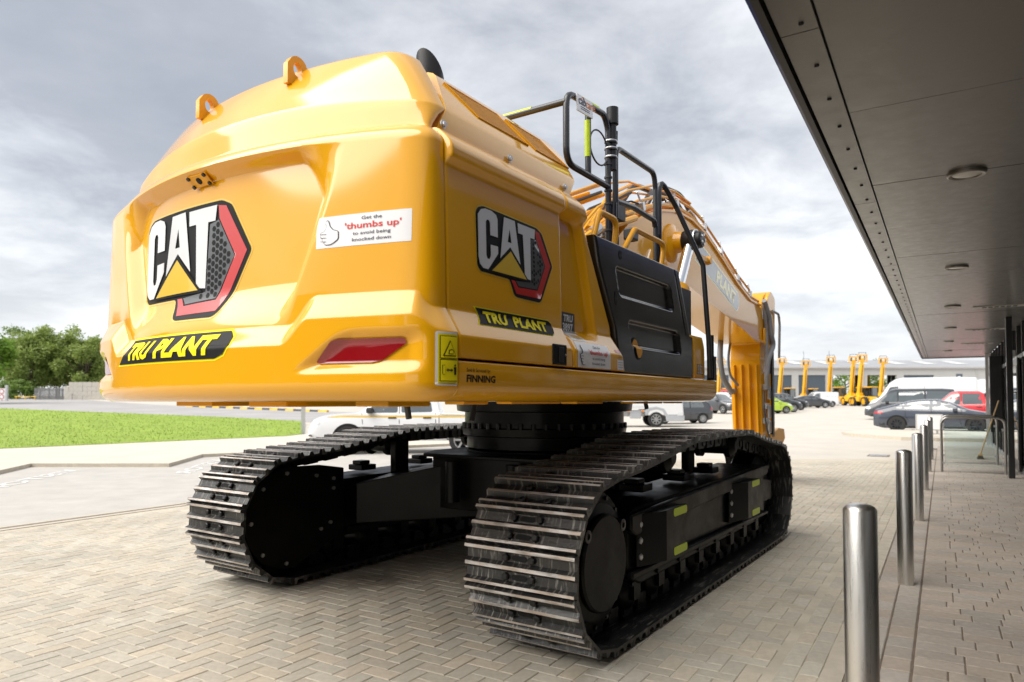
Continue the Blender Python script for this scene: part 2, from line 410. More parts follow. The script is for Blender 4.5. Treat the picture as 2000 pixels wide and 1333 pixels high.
def lay_blocks(specs, parent, name, m, limit, seed, z0=0.0, gap=.0042, chf=.0038):
    """specs: (s, y, angle in the building frame, l, w). The ones that show largest become objects, the rest one mesh"""
    rng = random.Random(seed); near = []
    for sp in specs:
        P = bp(sp[0], sp[1]); q = proj(P)
        vis = q is not None and -60 < q[0] < 2060 and q[1] < 1380
        near.append(((P.length if vis else 1e3 + P.length), sp, P))
    near.sort(key=lambda t: t[0])
    cache = {}; V, F, TI = [], [], []
    for k, (d, sp, P) in enumerate(near):
        s, y, a, l, w = sp; ang = BANG + a
        tz = z0 + rng.uniform(-.0016, .0016); rx, ry = rng.gauss(0, .004), rng.gauss(0, .004)
        if k < limit and d < 900:
            key = (round(l, 3), round(w, 3), rng.randrange(9))
            if key not in cache:
                v, f = block_mesh(name, l, w, m, gap, chf); cache[key] = make_mesh(name, v, f, m, rtint(rng) * len(v))
            o = mesh_obj(name, cache[key], parent); o.location = (P.x, P.y, tz); o.rotation_euler = (rx, ry, ang + rng.gauss(0, .004))
        else:
            v, f = block_mesh(name, l, w, m, gap, chf); T = Matrix.Translation((P.x, P.y, tz)) @ Matrix.Rotation(ang, 4, 'Z') @ Matrix.Rotation(rx, 4, 'X') @ Matrix.Rotation(ry, 4, 'Y')
            o_ = len(V); V += [tuple(T @ Vector(q)) for q in v]; F += [tuple(i + o_ for i in q) for q in f]; TI += list(rtint(rng)) * len(v)
    if V: tag(mesh_obj(name + 's_beyond', make_mesh(name + 's_beyond', V, F, m, TI), parent), kind='stuff')

def visible(s, y, lo=-140, hi=2140):
    P = bp(s, y); q = proj(P)
    if q is None: return P.length < 3 and P.y > .5
    return lo < q[0] < hi and q[1] < 1420
DRAIN_Y = 8.96; KERB = (.452, .562)
specs = []
# herringbone: each step of the stair holds one block along and one across
for i in range(-20, 320):
    for j in range(-120, 160):
        if (i - j) % 4 == 0: c = (.1 * i + .1, .1 * j + .05, 0)           # long side along s
        elif (i - j) % 4 == 3: c = (.1 * i + .05, .1 * j + .10, R(90))
        else: continue
        s, y = c[0], c[1] + .02
        hs, hy = (.1, .05) if c[2] == 0 else (.05, .1)
        P = bp(s, y)
        if P.y < 1.2 or P.y > 23.5: continue
        if y - hy < KERB[1] + .205 or (y + hy > DRAIN_Y - .16): continue
        if P.y > 16.5: continue
        if not visible(s, y): continue
        specs.append((s, y, c[2], .2, .1))
for r_ in range(2):                                                        # two edging rows along the kerb
    y = KERB[1] + .052 + .1 * r_
    for i in range(0, 110):
        s = 1.0 + .2 * i + .1 * r_
        if visible(s, y): specs.append((s, y, 0, .2, .1))
bed = MB(); bq = [bp(-2, KERB[0], -.0042), bp(20, KERB[0], -.0042), bp(16.5, 6.0, -.0042), bp(13.5, DRAIN_Y, -.0042), bp(-2, DRAIN_Y, -.0042)]
bed.add(bq, [(0, 1, 2, 3, 4)])
tag(bed.build('paving', MATS['sand_bed'], sharp=0), kind='structure')
paving = bpy.data.objects['paving']
lay_blocks(specs, paving, 'paving_block', MATS['block'], 300, 3)

# footway under the canopy: kerb stones, two rows of edging, then courses of mixed lengths
fw = MB(); fq = [bp(-2, -1.30, -.005), bp(30, -1.30, -.005), bp(30, .45, -.005), bp(-2, .45, -.005)]
fw.add(fq, [(0, 1, 2, 3)])
mat('joint_dirt', (.17, .13, .10), .95, var=.2, vscale=6)
footway = tag(fw.build('footway', MATS['joint_dirt'], sharp=0), kind='structure')
rng = random.Random(11); specs = []
for r_, yc in enumerate((.380, .235)):
    s = 1.2 + .05 * r_
    while s < 24:
        l = .205
        if visible(s, yc): specs.append((s, yc, 0, l, .143))
        s += l
s = 1.2
while s < 26:
    w = .150; y = .158
    while y > -1.29:
        l = rng.choice((.16, .2, .2, .24, .24, .3))
        l = min(l, y + 1.30)
        if l < .05: break
        if visible(s + w / 2, y - l / 2): specs.append((s + w / 2, y - l / 2, R(90), l, w))
        y -= l
    s += w
lay_blocks(specs, footway, 'footway_block', MATS['footway_block'], 300, 5, gap=.0062, chf=.0045)
kerb = tag(MB().add([bp(-2, .455, -.0080), bp(30, .455, -.0080), bp(30, .56, -.0080), bp(-2, .56, -.0080)], [(0, 1, 2, 3)]).build('kerb', MATS['sand_bed'], sharp=0), kind='structure')
km = MB().box(-.455, .455, -.05, .05, -.05, .004).mesh('kerb_stone', MATS['kerb_stone'], 0)
for i in range(32):
    o = mesh_obj('kerb_stone', km, kerb); P = bp(-.5 + .915 * i, .507); o.location = P; o.rotation_euler = (0, 0, BANG)
# drainage channel and the bays beyond it
def strip(name, y0, y1, s0, s1, m, h, parent=None):
    o = MB().prism([tuple(bp(s0, y0)[:2]), tuple(bp(s1, y0)[:2]), tuple(bp(s1, y1)[:2]), tuple(bp(s0, y1)[:2])], 2, -.05, h).build(name, m, parent, sharp=0)
    return o
ch = tag(strip('drainage_channel', DRAIN_Y - .045, DRAIN_Y + .045, -4, 17, MATS['channel'], .002), kind='structure')
strip('channel_edging', DRAIN_Y - .145, DRAIN_Y - .05, -4, 17, MATS['kerb_stone'], .004, ch)
strip('channel_edging', DRAIN_Y + .05, DRAIN_Y + .145, -4, 17, MATS['kerb_stone'], .004, ch)
bay_pts = [bp(-4, DRAIN_Y + .15), bp(17, DRAIN_Y + .15)] + [on_ground(*p) for p in ((905, 872), (640, 884), (395, 895), (330, 914), (60, 914), (0, 928), (-320, 990))]
sheet('parking_bay', None, MATS['bay_paving'], -.002, pts=bay_pts)
sheet('path', [(-320, 988), (0, 926), (60, 912), (330, 912), (395, 893), (640, 882), (905, 870), (905, 846), (592, 852), (560, 856), (300, 868), (0, 882), (-320, 900)], MATS['path'], .07, edge=MATS['kerb_stone'])
# worn bay lettering
def text_verts(s, size=1., off=0., shear=0., sx=1., spacing=1.):
    cu = bpy.data.curves.new('t', 'FONT'); cu.body = s; cu.size = size; cu.offset = off; cu.shear = shear; cu.space_character = spacing; cu.resolution_u = 2
    o = bpy.data.objects.new('t', cu); COL.objects.link(o)
    me = o.to_mesh(); v = [(q.co.x * sx, q.co.y) for q in me.vertices]; f = [tuple(p.vertices) for p in me.polygons]
    o.to_mesh_clear(); bpy.data.objects.remove(o); bpy.data.curves.remove(cu); return v, f
tv, tf = text_verts('VISITOR', .62, .01, sx=1.5)
for name_, px_ in (('bay_lettering', (112, 919)), ('bay_lettering', (402, 899))):
    P0 = on_ground(*px_); mbt = MB()
    d = (on_ground(0, 943) - on_ground(112, 919)).normalized(); e = Vector((d.y, -d.x, 0))
    mbt.add([P0 + d * q[0] + e * (q[1] - .62) * .75 + Vector((0, 0, .004)) for q in tv], tf)
    tag(mbt.build(name_, MATS['road_paint'], sharp=0), kind='structure')

# lawn, road
lawn_px = [(-320, 900), (0, 882), (300, 868), (560, 856), (590, 852), (594, 830), (590, 826), (450, 818), (300, 812), (150, 806), (0, 800), (-320, 789)]
lawn = sheet('lawn', lawn_px, MATS['lawn'], .085)
lp = [on_ground(*p) for p in lawn_px]
def inside(x, y, poly):
    c = False; j = len(poly) - 1
    for i in range(len(poly)):
        if (poly[i].y > y) != (poly[j].y > y) and x < (poly[j].x - poly[i].x) * (y - poly[i].y) / (poly[j].y - poly[i].y) + poly[i].x: c = not c
        j = i
    return c
rng = random.Random(5); V, F = [], []
while len(F) < 10000:
    py = rng.triangular(792, 900, 870); P = on_ground(rng.uniform(-120, 640), py) if False else None
    Y = 19 * math.exp(rng.random() * 1.5); X = (rng.uniform(-150, 610) - 1000) / FPX * Y
    if not inside(X, Y, lp): continue
    z = terr(X, Y) + .08; h = rng.uniform(.02, .05) * (1 + Y / 60); a = rng.uniform(0, 6.28); w = .006 * (1 + Y / 18)
    o_ = len(V); lx, ly = rng.gauss(0, .03), rng.gauss(0, .03)
    V += [(X - math.cos(a) * w, Y - math.sin(a) * w, z), (X + math.cos(a) * w, Y + math.sin(a) * w, z), (X + lx, Y + ly, z + h)]; F.append((o_, o_ + 1, o_ + 2))
me = bpy.data.meshes.new('grass'); me.from_pydata(V, [], F); me.materials.append(MATS['grass_blade'])
tag(mesh_obj('grass', me), 'short bright green grass of the lawn behind the left track', 'grass', kind='stuff')
sheet('road', [(-320, 787), (0, 799), (150, 805), (300, 811), (450, 817), (600, 825), (700, 828), (700, 806), (580, 803), (375, 795), (250, 788), (120, 778), (-320, 776)], MATS['asphalt'], .012)
# black and yellow kerb along the far side of the road
sk = empty('striped_kerb', on_ground(480, 800)); tag(sk, 'low kerb painted in black and yellow stripes across the road', 'kerb')
p0, p1 = on_ground(366, 795), on_ground(640, 806); n = 19; dv = (p1 - p0) / n; L_ = dv.length
for i in range(n):
    c = p0 + dv * (i + .5) - sk.location; a = math.atan2(dv.y, dv.x)
    o = MB().prism([(-.16, -.05), (.16, -.05), (.12, .17), (-.12, .17)], 0, -L_ / 2, L_ / 2).build('kerb_segment', MATS['kerb_yellow' if i % 2 == 0 else 'kerb_black'], sk, sharp=0)
    o.location = c; o.rotation_euler = (0, 0, a)
# kerbed island in front of the dark saloon
isl = [(1644, 849), (1660, 852), (1700, 856), (1760, 860), (1830, 862), (1940, 864), (1985, 864), (1985, 848), (1940, 846), (1800, 844), (1700, 845)]
sheet('island', isl, MATS['path'], .11, edge=MATS['kerb_stone'])
dg = empty('drain_grate', on_ground(1716, 890), BANG); tag(dg, 'flat slotted drain grate in the paving left of the bollards', 'drain')
MB().box(-.34, .34, -.25, .25, -.03, .001).build('grate_frame', MATS['channel'], dg, 0)
for i in range(7): MB().box(-.29 + .09 * i, -.24 + .09 * i, -.2, .2, .001, .008).build('bar', MATS['zinc'], dg, 0)
# ================================================================== BUILDING WITH CANOPY
mat('soffit', (.115, .110, .102), .40, coat=.6, coat_r=.22, metal=.2, var=.17, vscale=8, rvar=.1, bump=.06, bscale=25)
mat('soffit_edge', (.03, .029, .028), .45, metal=.2, var=.15, vscale=4)
mat('fascia', (.02, .045, .22), .3, coat=.5)
mat('trim_black', (.013, .013, .014), .35, coat=.3)
mat('screw', (.03, .03, .03), .4, .6)
mat('lamp_glass', (.62, .60, .54), .25, coat=.5)
mat('lamp_trim', (.30, .29, .27), .35, .8)
mat('vent_dark', (.02, .02, .02), .8)
mat('wall_panel', (.45, .44, .43), .55, var=.06)
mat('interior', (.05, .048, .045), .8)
def glass_mat(name, col, rough, tr):
    m = mat(name, col, rough); t = m.node_tree; b = t.nodes['Principled BSDF']; out = t.nodes['Material Output']
    tb = t.nodes.new('ShaderNodeBsdfTransparent'); tb.inputs[0].default_value = (.93, .965, .965, 1); mx = t.nodes.new('ShaderNodeMixShader')
    gl = t.nodes.new('ShaderNodeBsdfGlossy'); gl.inputs['Roughness'].default_value = rough; gl.inputs['Color'].default_value = (.9, .95, .97, 1)
    fr = t.nodes.new('ShaderNodeFresnel'); fr.inputs[0].default_value = 1.5
    ad = t.nodes.new('ShaderNodeMath'); ad.operation = 'ADD'; ad.inputs[1].default_value = tr - .03; ad.use_clamp = True
    t.links.new(fr.outputs[0], ad.inputs[0]); t.links.new(ad.outputs[0], mx.inputs[0]); t.links.new(tb.outputs[0], mx.inputs[1]); t.links.new(gl.outputs[0], mx.inputs[2])
    t.links.new(mx.outputs[0], out.inputs[0]); return m
glass_mat('clear_glass', (.8, .9, .9), .02, .0)
mat('door_glass', (.010, .012, .014), .03, coat=1, coat_ior=1.9)
ZC = 3.0; S0, S1, EDGE, WALL = -14.0, 29.2, .62, -1.36
bld = empty('showroom_building', (0, 0, 0), BANG)
tag(bld, 'dark glass fronted building with a deep panelled canopy over the footway', 'building')
# canopy soffit: panels 1.5 m long with open joints, an edge strip with screws, a dark reveal and the fascia
ps = 4.15 - 1.5 * 7; i = 0
pm = MB().box(0, 1.492, WALL, .405, ZC, ZC + .03).mesh('soffit_panel', MATS['soffit'], 0)
pe = MB().box(0, 2.992, .417, .57, ZC, ZC + .03).mesh('edge_panel', MATS['soffit'], 0)
while ps < S1 - .3:
    w = min(1.492, S1 - ps)
    o = mesh_obj('soffit_panel', pm, bld); o.location = (ps, 0, random.uniform(-.0015, .0015)); o.scale.x = w / 1.492
    ps += 1.5
es = 3.13 - 3 * 3
while es < S1 - .3:
    o = mesh_obj('edge_panel', pe, bld); o.location = (es, 0, 0); o.scale.x = min(2.992, S1 - es) / 2.992; es += 3.0
MB().box(S0, S1, WALL, EDGE - .006, ZC + .036, ZC + .30).build('canopy_core', MATS['soffit_edge'], bld, 0)
MB().box(S0, S1 + .02, .585, EDGE - .004, ZC - .012, ZC + .034).build('edge_trim', MATS['soffit_edge'], bld, 0)
MB().box(S0, S1 + .03, EDGE - .002, EDGE + .012, ZC - .006, ZC + .34).build('fascia', MATS['fascia'], bld, 0)
MB().box(S1 + .002, S1 + .022, WALL, EDGE - .006, ZC - .03, ZC + .34).build('canopy_end', MATS['soffit_edge'], bld, 0)
MB().box(S0, S1, WALL - 6, EDGE, ZC + .345, ZC + .40).build('roof', MATS['soffit_edge'], bld, 0)
sc = MB().lathe([(.011, .0), (.011, -.006), (.006, -.009)], n=8).mesh('screw', MATS['screw'])
s = 2.2
while s < S1:
    o = mesh_obj('screw', sc, bld); o.location = (s, .475, ZC); s += .424
    if abs((s - 3.13) % 3.0) < .2: o = mesh_obj('screw', sc, bld); o.location = (s - .3, .475, ZC)
for k in range(7):
    s = 5.66 + 3.92 * (k - 0) if k < 6 else 1.74
    d = empty('downlight', (s, -.168, ZC), 0, bld)
    MB().lathe([(.118, -.001), (.118, -.020), (.108, -.026), (.090, -.022), (.088, -.010)], n=32).build('trim_ring', MATS['lamp_trim'], d)
    MB().lathe([(.087, -.006), (.087, -.016), (.060, -.020)], n=32).build('lens', MATS['lamp_glass'], d)
for s in (13.9, 18.2, 22.5):
    v = empty('vent_grille', (s, -.82, ZC), 0, bld)
    MB().box(-.13, .13, -.36, .36, -.012, 0).build('vent_plate', MATS['wall_panel'], v, 0)
    for k in range(6): MB().box(-.07, .07, -.245 + .083 * k, -.185 + .083 * k, -.0145, -.0125).build('slot', MATS['vent_dark'], v, 0)
# glazed front: mullions, transom, panes; back wall of the room behind
wy = WALL
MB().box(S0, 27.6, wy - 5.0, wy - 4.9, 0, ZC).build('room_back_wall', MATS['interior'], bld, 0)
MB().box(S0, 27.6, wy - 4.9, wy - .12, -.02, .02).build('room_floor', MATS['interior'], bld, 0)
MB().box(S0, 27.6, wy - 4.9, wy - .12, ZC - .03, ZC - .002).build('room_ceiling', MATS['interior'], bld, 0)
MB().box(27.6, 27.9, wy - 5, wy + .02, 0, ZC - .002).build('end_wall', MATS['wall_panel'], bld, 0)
mu = MB().box(-.032, .032, -.10, .03, .0, ZC - .003).mesh('mullion', MATS['trim_black'], 0)
pn = MB().box(.04, 1.08, -.035, -.02, .12, 2.28).mesh('glass_pane', MATS['door_glass'], 0)
pt = MB().box(.04, 1.08, -.035, -.02, 2.40, ZC - .06).mesh('glass_pane', MATS['door_glass'], 0)
s = 1.0
while s < 27.5:
    o = mesh_obj('mullion', mu, bld); o.location = (s, wy, 0)
    if s < 26.6:
        for m_ in (pn, pt): o = mesh_obj('glass_pane', m_, bld); o.location = (s, wy, 0)
    s += 1.12
MB().box(S0, 27.6, wy - .09, wy + .022, 2.30, 2.38).build('transom', MATS['zinc'], bld, 0)
MB().box(S0, 27.6, wy - .09, wy + .025, .0, .10).build('sill', MATS['zinc'], bld, 0)
# the doors: black leaves standing proud, a pull handle, a column and a cladding panel at the far end
dr = empty('entrance_door', (17.0, wy + .04, 0), 0, bld)
MB().box(0, 1.0, 0, .05, .03, 2.30).box(1.04, 2.04, 0, .05, .03, 2.30).build('door_leaf', MATS['trim_black'], dr, 0, bev=.006)
MB().box(.10, .90, .051, .056, .25, 2.15).box(1.14, 1.94, .051, .056, .25, 2.15).build('door_pane', MATS['door_glass'], dr, 0)
MB().tube(arc_path([(.94, .05, 1.0), (.94, .13, 1.0), (.94, .13, 1.62), (.94, .05, 1.62)], .04), .018, 8).build('pull_handle', MATS['chrome'], dr)
MB().box(.2, .6, .05, .12, 2.34, 2.46).tube([(.9, .03, 2.36), (.9, .12, 2.36), (.9, .12, 2.62)], .014).build('door_closer', MATS['zinc'], dr, 0)
MB().box(15.75, 15.85, -1.12, -1.02, 0, ZC - .002).build('column', MATS['trim_black'], bld, 0, bev=.012)
MB().box(22.0, 22.5, wy + .03, wy + .30, .62, 2.62).build('cladding_panel', MATS['trim_black'], bld, 0, bev=.01)
MB().box(27.62, 27.72, wy + .03, wy + .14, 0, ZC - .004).build('corner_trim', MATS['wall_panel'], bld, 0)

# ---- bollards -------------------------------------------------------
bo_labels = ['nearest brushed steel bollard, cut off by the bottom of the picture', 'second steel bollard from the front, its foot beside the kerb',
             'third steel bollard in the row along the kerb', 'fourth steel bollard, partly hidden behind the third',
             'fifth steel bollard, a narrow sliver behind the fourth', 'farthest steel bollard at the end of the kerb row']
body = MB().lathe([(.0575, -.02), (.0575, 1.022), (.0545, 1.028)], n=40).mesh('post', MATS['steel_brushed'], 40)
cap = MB().lathe([(.0545, 1.028), (.050, 1.034), (.038, 1.0405), (.022, 1.045), (.002, 1.046)], n=40).mesh('domed_cap', MATS['steel_brushed'], 60)
for k in range(6):
    b = empty('bollard', bp(2.85 + 3.39 * k, .265), BANG + k); tag(b, bo_labels[k], 'bollard', 'steel bollards along the kerb')
    mesh_obj('post', body, b); mesh_obj('domed_cap', cap, b)
mat('rail_steel', (.40, .39, .37), .34, 1)
# ---- hoop guard rails with a glass sheet -------------------------------
for s, lab in ((16.55, 'nearer steel hoop rail with glass infill beside the entrance'), (19.0, 'farther steel hoop rail with glass infill beyond the entrance')):
    h = empty('guard_rail', bp(s, 0), BANG); tag(h, lab, 'guard rail', 'hoop rails either side of the entrance')
    MB().tube(arc_path([(0, .03, 0), (0, .03, 1.10), (0, -1.03, 1.10), (0, -1.03, 0)], .16, 8), .024, 12).build('hoop', MATS['rail_steel'], h)
    MB().box(-.006, .006, -.98, -.02, .10, .93).build('glass_infill', MATS['clear_glass'], h, 0)
    for y in (.0, -1.0):
        for z in (.16, .84): MB().box(-.02, .02, y - .025, y + .025, z, z + .05).build('glass_clamp', MATS['zinc'], h, 0, bev=.004)
# ---- broom leaning by the doors ------------------------------------------
mat('wood', (.46, .30, .13), .6, var=.15, vscale=14); mat('bristle', (.06, .045, .03), .9, bump=.6, bscale=120)
br = empty('broom', bp(20.8, -.78), BANG); tag(br, 'wooden handled yard broom leaning beside the entrance door', 'broom')
MB().tube([(0, 0, .11), (.05, -.40, 1.45)], .016, 8).build('handle', MATS['wood'], br)
MB().box(-.17, .17, -.045, .045, .085, .125).build('head', MATS['wood'], br, 0, bev=.008)
MB().add([(-.165, -.04, .087), (.165, -.04, .087), (.165, .04, .087), (-.165, .04, .087), (-.19, -.075, .0), (.19, -.075, .0), (.19, .075, .0), (-.19, .075, .0)],
         [(0, 1, 2, 3), (7, 6, 5, 4), (0, 4, 5, 1), (1, 5, 6, 2), (2, 6, 7, 3), (3, 7, 4, 0)]).build('bristles', MATS['bristle'], br, 0)
# ================================================================== EXCAVATOR  (local x forward, y left, z up; origin under the swing centre)
YAW = R(34)
EX = Vector((math.sin(YAW), math.cos(YAW), 0)); EY = Vector((-math.cos(YAW), math.sin(YAW), 0))
EO = EX * 5.40 + EY * 3.29
exc = empty('excavator', EO, math.atan2(EX.y, EX.x))
tag(exc, 'large yellow crawler excavator with black tracks seen from behind', 'excavator')
W = 1.465
YEL, BLK = MATS['yellow'], MATS['black_gloss']
# ---------------------------------------------------------------- counterweight
def xrear(y, lf=False): return -3.50 + (.145 if lf else .110) * y * y
WL = 1.37
def outline(d, rc=.19, n1=150, n2=28, n3=6, xf=-3.105, rl=.24, lf=False):
    dr = d if d < .16 else (d + .035 if d < .19 else .225 + (d - .19) * .72)
    """half plan outline from the rear middle to the right front, shrunk by d"""
    w = (WL if lf else W) - d
    if lf: rc += .03
    rl = min(rl, xf - .012 - xrear(w - rc, lf) - dr)
    ye = w - rc; h = []
    for i in range(n1):
        y = ye * i / n1; h.append((xrear(y, lf) + dr, -y))
    A = (xrear(ye, lf) + dr, ye); B = (A[0] + rl, w)
    sl = (.32 if lf else .22) * ye
    for i in range(n2 + 1):
        t = i / n2; k = .60
        c1 = (A[0] + sl * rc * k, A[1] + rc * k); c2 = (B[0] - rl * k, B[1])
        q = [A[j] * (1 - t) ** 3 + 3 * c1[j] * t * (1 - t) ** 2 + 3 * c2[j] * t * t * (1 - t) + B[j] * t ** 3 for j in (0, 1)]
        h.append((q[0], -q[1]))
    x0 = min(B[0], xf - .002)
    for i in range(1, n3 + 1): h.append((x0 + (xf - x0) * i / n3, -w))
    return h
def with_normals(base):
    nrm = []
    for i in range(len(base)):
        a, b = base[max(i - 1, 0)], base[min(i + 1, len(base) - 1)]
        tx, ty = b[0] - a[0], b[1] - a[1]; l = math.hypot(tx, ty) or 1
        nrm.append((ty / l, -tx / l) if i else (-1, 0))
    return list(zip(base, nrm))
BR, BL = with_normals(outline(0)), with_normals(outline(0, lf=True))
def ramp_(a, b, x):
    t = min(1, max(0, (x - a) / (b - a))); return .82 * t + .18 * t * t * (3 - 2 * t)
def disp(x, y, z):
    a = abs(y); d = 0.
    side = smooth(1.36, 1.46, a)
    w = smooth(.72, .88, a)
    zt = 1.765 + .125 * w - .065 * side; zb = 1.672 + .110 * w - .070 * side
    led = ramp_(zb, zt, z)
    d += (.068 - .03 * smooth(.9, 1.4, y)) * led + .025 * max(0, z - 1.9)
    yr = .685 + (z - 1.85) * .41
    r1 = 1 - smooth(yr - .05, yr + .05, a)
    r2 = 1 - ramp_(2.505 - .36 * smooth(.72, 1.0, a), 2.552, z)
    d += .078 * r1 * r2 * smooth(zt - .01, zt + .22, z)
    if z < 1.505: t = min(1, (1.505 - z) / .088); d += .10 * (1 - math.sqrt(max(0, 1 - t * t)))
    ya = .80 + (z - 1.56) * 1.4
    d += .034 * smooth(ya, ya + .11, a) * smooth(1.535, 1.595, z) * (1 - smooth(1.66, 1.735, z)) * (1 - smooth(1.34, 1.43, a))
    if z > 2.545: d += .055 * ((z - 2.545) / .075) ** 2
    return d
mb = MB(); rows = []
nz = 230
for k in range(nz + 1):
    z = 1.42 + (2.62 - 1.42) * k / nz
    two = []
    for B_, kk in ((BR, 1.), (BL, 1.)):
        h_ = []
        for p, n in B_:
            d_ = disp(p[0], p[1] if B_ is BR else -p[1], z); h_.append((p[0] - n[0] * d_, p[1] - n[1] * d_, z + .05 * max(0, 1 - (p[1] / 1.42) ** 2) * smooth(2.15, 2.6, z)))
        two.append(h_)
    rows.append(two)
def bump_(y, k): return k * max(0, 1 - (y / 1.25) ** 2)
for d, z, rc, bz, xf in ((.165, 2.630, .12, .05, -3.09), (.168, 2.638, .12, .05, -3.085), (.170, 2.66, .11, .052, -3.075), (.173, 2.72, .10, .07, -3.03), (.1755, 2.755, .10, .085, -2.985), (.1775, 2.763, .10, .088, -2.983), (.182, 2.770, .10, .09, -2.98), (.188, 2.778, .10, .09, -2.98),
                         (.25, 2.855, .10, .088, -2.95), (.35, 2.98, .10, .07, -2.90), (.44, 3.088, .10, .048, -2.855), (.455, 3.104, .10, .045, -2.845), (.475, 3.118, .11, .043, -2.835), (.505, 3.128, .12, .04, -2.825), (.60, 3.138, .15, .035, -2.82), (.85, 3.152, .2, .025, -2.82)):
    rows.append([[(p[0], p[1], z + bump_(p[1], bz)) for p in outline(d, rc, xf=xf, lf=q)] for q in (False, True)])
full = [[(x, -y, z) for x, y, z in r[1][:0:-1]] + r[0] for r in rows]
nc = len(full[0]); V = [p for r in full for p in r]
F = [(j * nc + i, j * nc + i + 1, (j + 1) * nc + i + 1, (j + 1) * nc + i) for j in range(len(full) - 1) for i in range(nc - 1)]
F += [tuple((len(full) - 1) * nc + i for i in range(nc)), tuple(nc - 1 - i for i in range(nc))]
mb.add(V, F)
cw = mb.build('counterweight', YEL, exc, sharp=50)
# parts that stand on it
for y in (.39, -.39):
    T = Matrix.Translation((-3.10, y, 3.085)) @ Matrix.Scale(.78, 4)
    pl = [(-.085, -.05), (.075, -.05), (.075, .05)] + [(.075 * math.cos(a), .075 + .075 * math.sin(a)) for a in lin(0, math.pi * .75, 9)] + [(-.085, .08)]
    n = len(pl); ho = [(.034 * math.cos(a) - .005, .062 + .048 * math.sin(a)) for a in lin(0, 2 * math.pi * 17 / 18, 18)]
    tri = tessellate_polygon([[Vector((*p, 0)) for p in pl], [Vector((*p, 0)) for p in ho]]); al = pl + ho
    m_ = MB(); fv = [(p[0], -.022, p[1]) for p in al] + [(p[0], .022, p[1]) for p in al]; N_ = len(al)
    ff = [t for t in tri] + [tuple(i + N_ for i in t[::-1]) for t in tri] + [(i, (i + 1) % n, N_ + (i + 1) % n, N_ + i) for i in range(n)] + [(n + i, N_ + n + i, N_ + n + (i + 1) % 18, n + (i + 1) % 18) for i in range(18)]
    m_.add(fv, ff, 0, T); o = m_.build('lifting_eye', MATS['yellow_matt'], cw, sharp=40)
    bm = bmesh.new(); bm.from_mesh(o.data); bmesh.ops.recalc_face_normals(bm, faces=bm.faces); bm.to_mesh(o.data); bm.free()

# ---------------------------------------------------------------- panels of the right flank, mirrored on the left
def dside(z):
    d = .068 * ramp_(1.70, 1.825, z) + .025 * max(0, z - 1.9)
    d -= .040 * smooth(2.455, 2.495, z)
    if z > 2.53: d += .085 * ((z - 2.53) / .10) ** 1.6
    return d
def panel(name, xl, xr, z0, z1, m, nu=30, nv=110, ds=dside, extra=None, y0=W, thick=.05, parent=exc, mirror=True):
    """a pressed panel: skin plus returned edges"""
    def fn(u, v):
        z = z0 + (z1 - z0) * v; a, b = xl(z), xr(z); x = a + (b - a) * u
        d = ds(z) + (extra(x, z) if extra else 0)
        e = min(u * (b - a), (1 - u) * (b - a), (z - z0) * 2, (z1 - z) * 2)
        if e < .010: d += .010 * (1 - e / .010) ** 2
        return (x, -(y0 - d), z)
    us = [0, .004, .009, .016, .03] + lin(.05, .95, nu) + [.97, .984, .991, .996, 1]; nu_ = len(us) - 1
    g = MB(); vv = [0, .003, .007, .012] + lin(.02, .98, nv) + [.988, .993, .997, 1]; nv_ = len(vv) - 1
    v = [fn(u, w) for w in vv for u in us]; k = nu_ + 1
    f = [(j * k + i, j * k + i + 1, (j + 1) * k + i + 1, (j + 1) * k + i) for j in range(nv_) for i in range(nu_)]
    ring = [i for i in range(k)] + [j * k + nu_ for j in range(1, nv_ + 1)] + [nv_ * k + i for i in range(nu_ - 1, -1, -1)] + [j * k for j in range(nv_ - 1, 0, -1)]
    o_ = len(v); v += [(v[i][0], v[i][1] + thick, v[i][2]) for i in ring]; r = len(ring)
    f += [(ring[i], o_ + i, o_ + (i + 1) % r, ring[(i + 1) % r]) for i in range(r)]
    g.add(v, f); o = g.build(name, m, parent, sharp=50)
    if mirror:
        c = mesh_obj(name, o.data, parent); c.scale = (1, -WL / W, 1)
    return o
def box_recess(x, z, x0, x1, z0, z1, s, soft, slant=0., r=.05):
    """depth s inside a rounded rectangle (slanted), with sloped walls of width soft"""
    xx = x - slant * (z - (z0 + z1) / 2)
    cx, cz, hx, hz_ = (x0 + x1) / 2, (z0 + z1) / 2, (x1 - x0) / 2 - r, (z1 - z0) / 2 - r
    qx, qz = abs(xx - cx) - hx, abs(z - cz) - hz_
    sd_ = math.hypot(max(qx, 0), max(qz, 0)) + min(max(qx, qz), 0) - r
    return s * (1 - smooth(-soft, soft, sd_))
door = panel('engine_door', lambda z: -3.095, lambda z: -2.098, 1.607, 2.63, YEL)
def xfront(z):
    pts = [(1.6, -1.395), (1.88, -1.465), (2.23, -1.66), (2.42, -1.77), (2.51, -1.81), (2.575, -1.86), (2.63, -1.97)]
    for (za, xa), (zb_, xb) in zip(pts, pts[1:]):
        if z <= zb_: return xa + (xb - xa) * (z - za) / (zb_ - za)
    return pts[-1][1]
def corner_extra(x, z):
    e = xfront(z) - x
    d = .045 * box_recess(x, z, -2.30, -1.785, 1.795, 2.475, 1, .022, slant=-.26, r=.06)
    if e < .05: d += .05 * (1 - e / .05) ** 2
    return d
corner = panel('corner_panel', lambda z: -2.085, xfront, 1.607, 2.63, YEL, nu=60, extra=corner_extra)
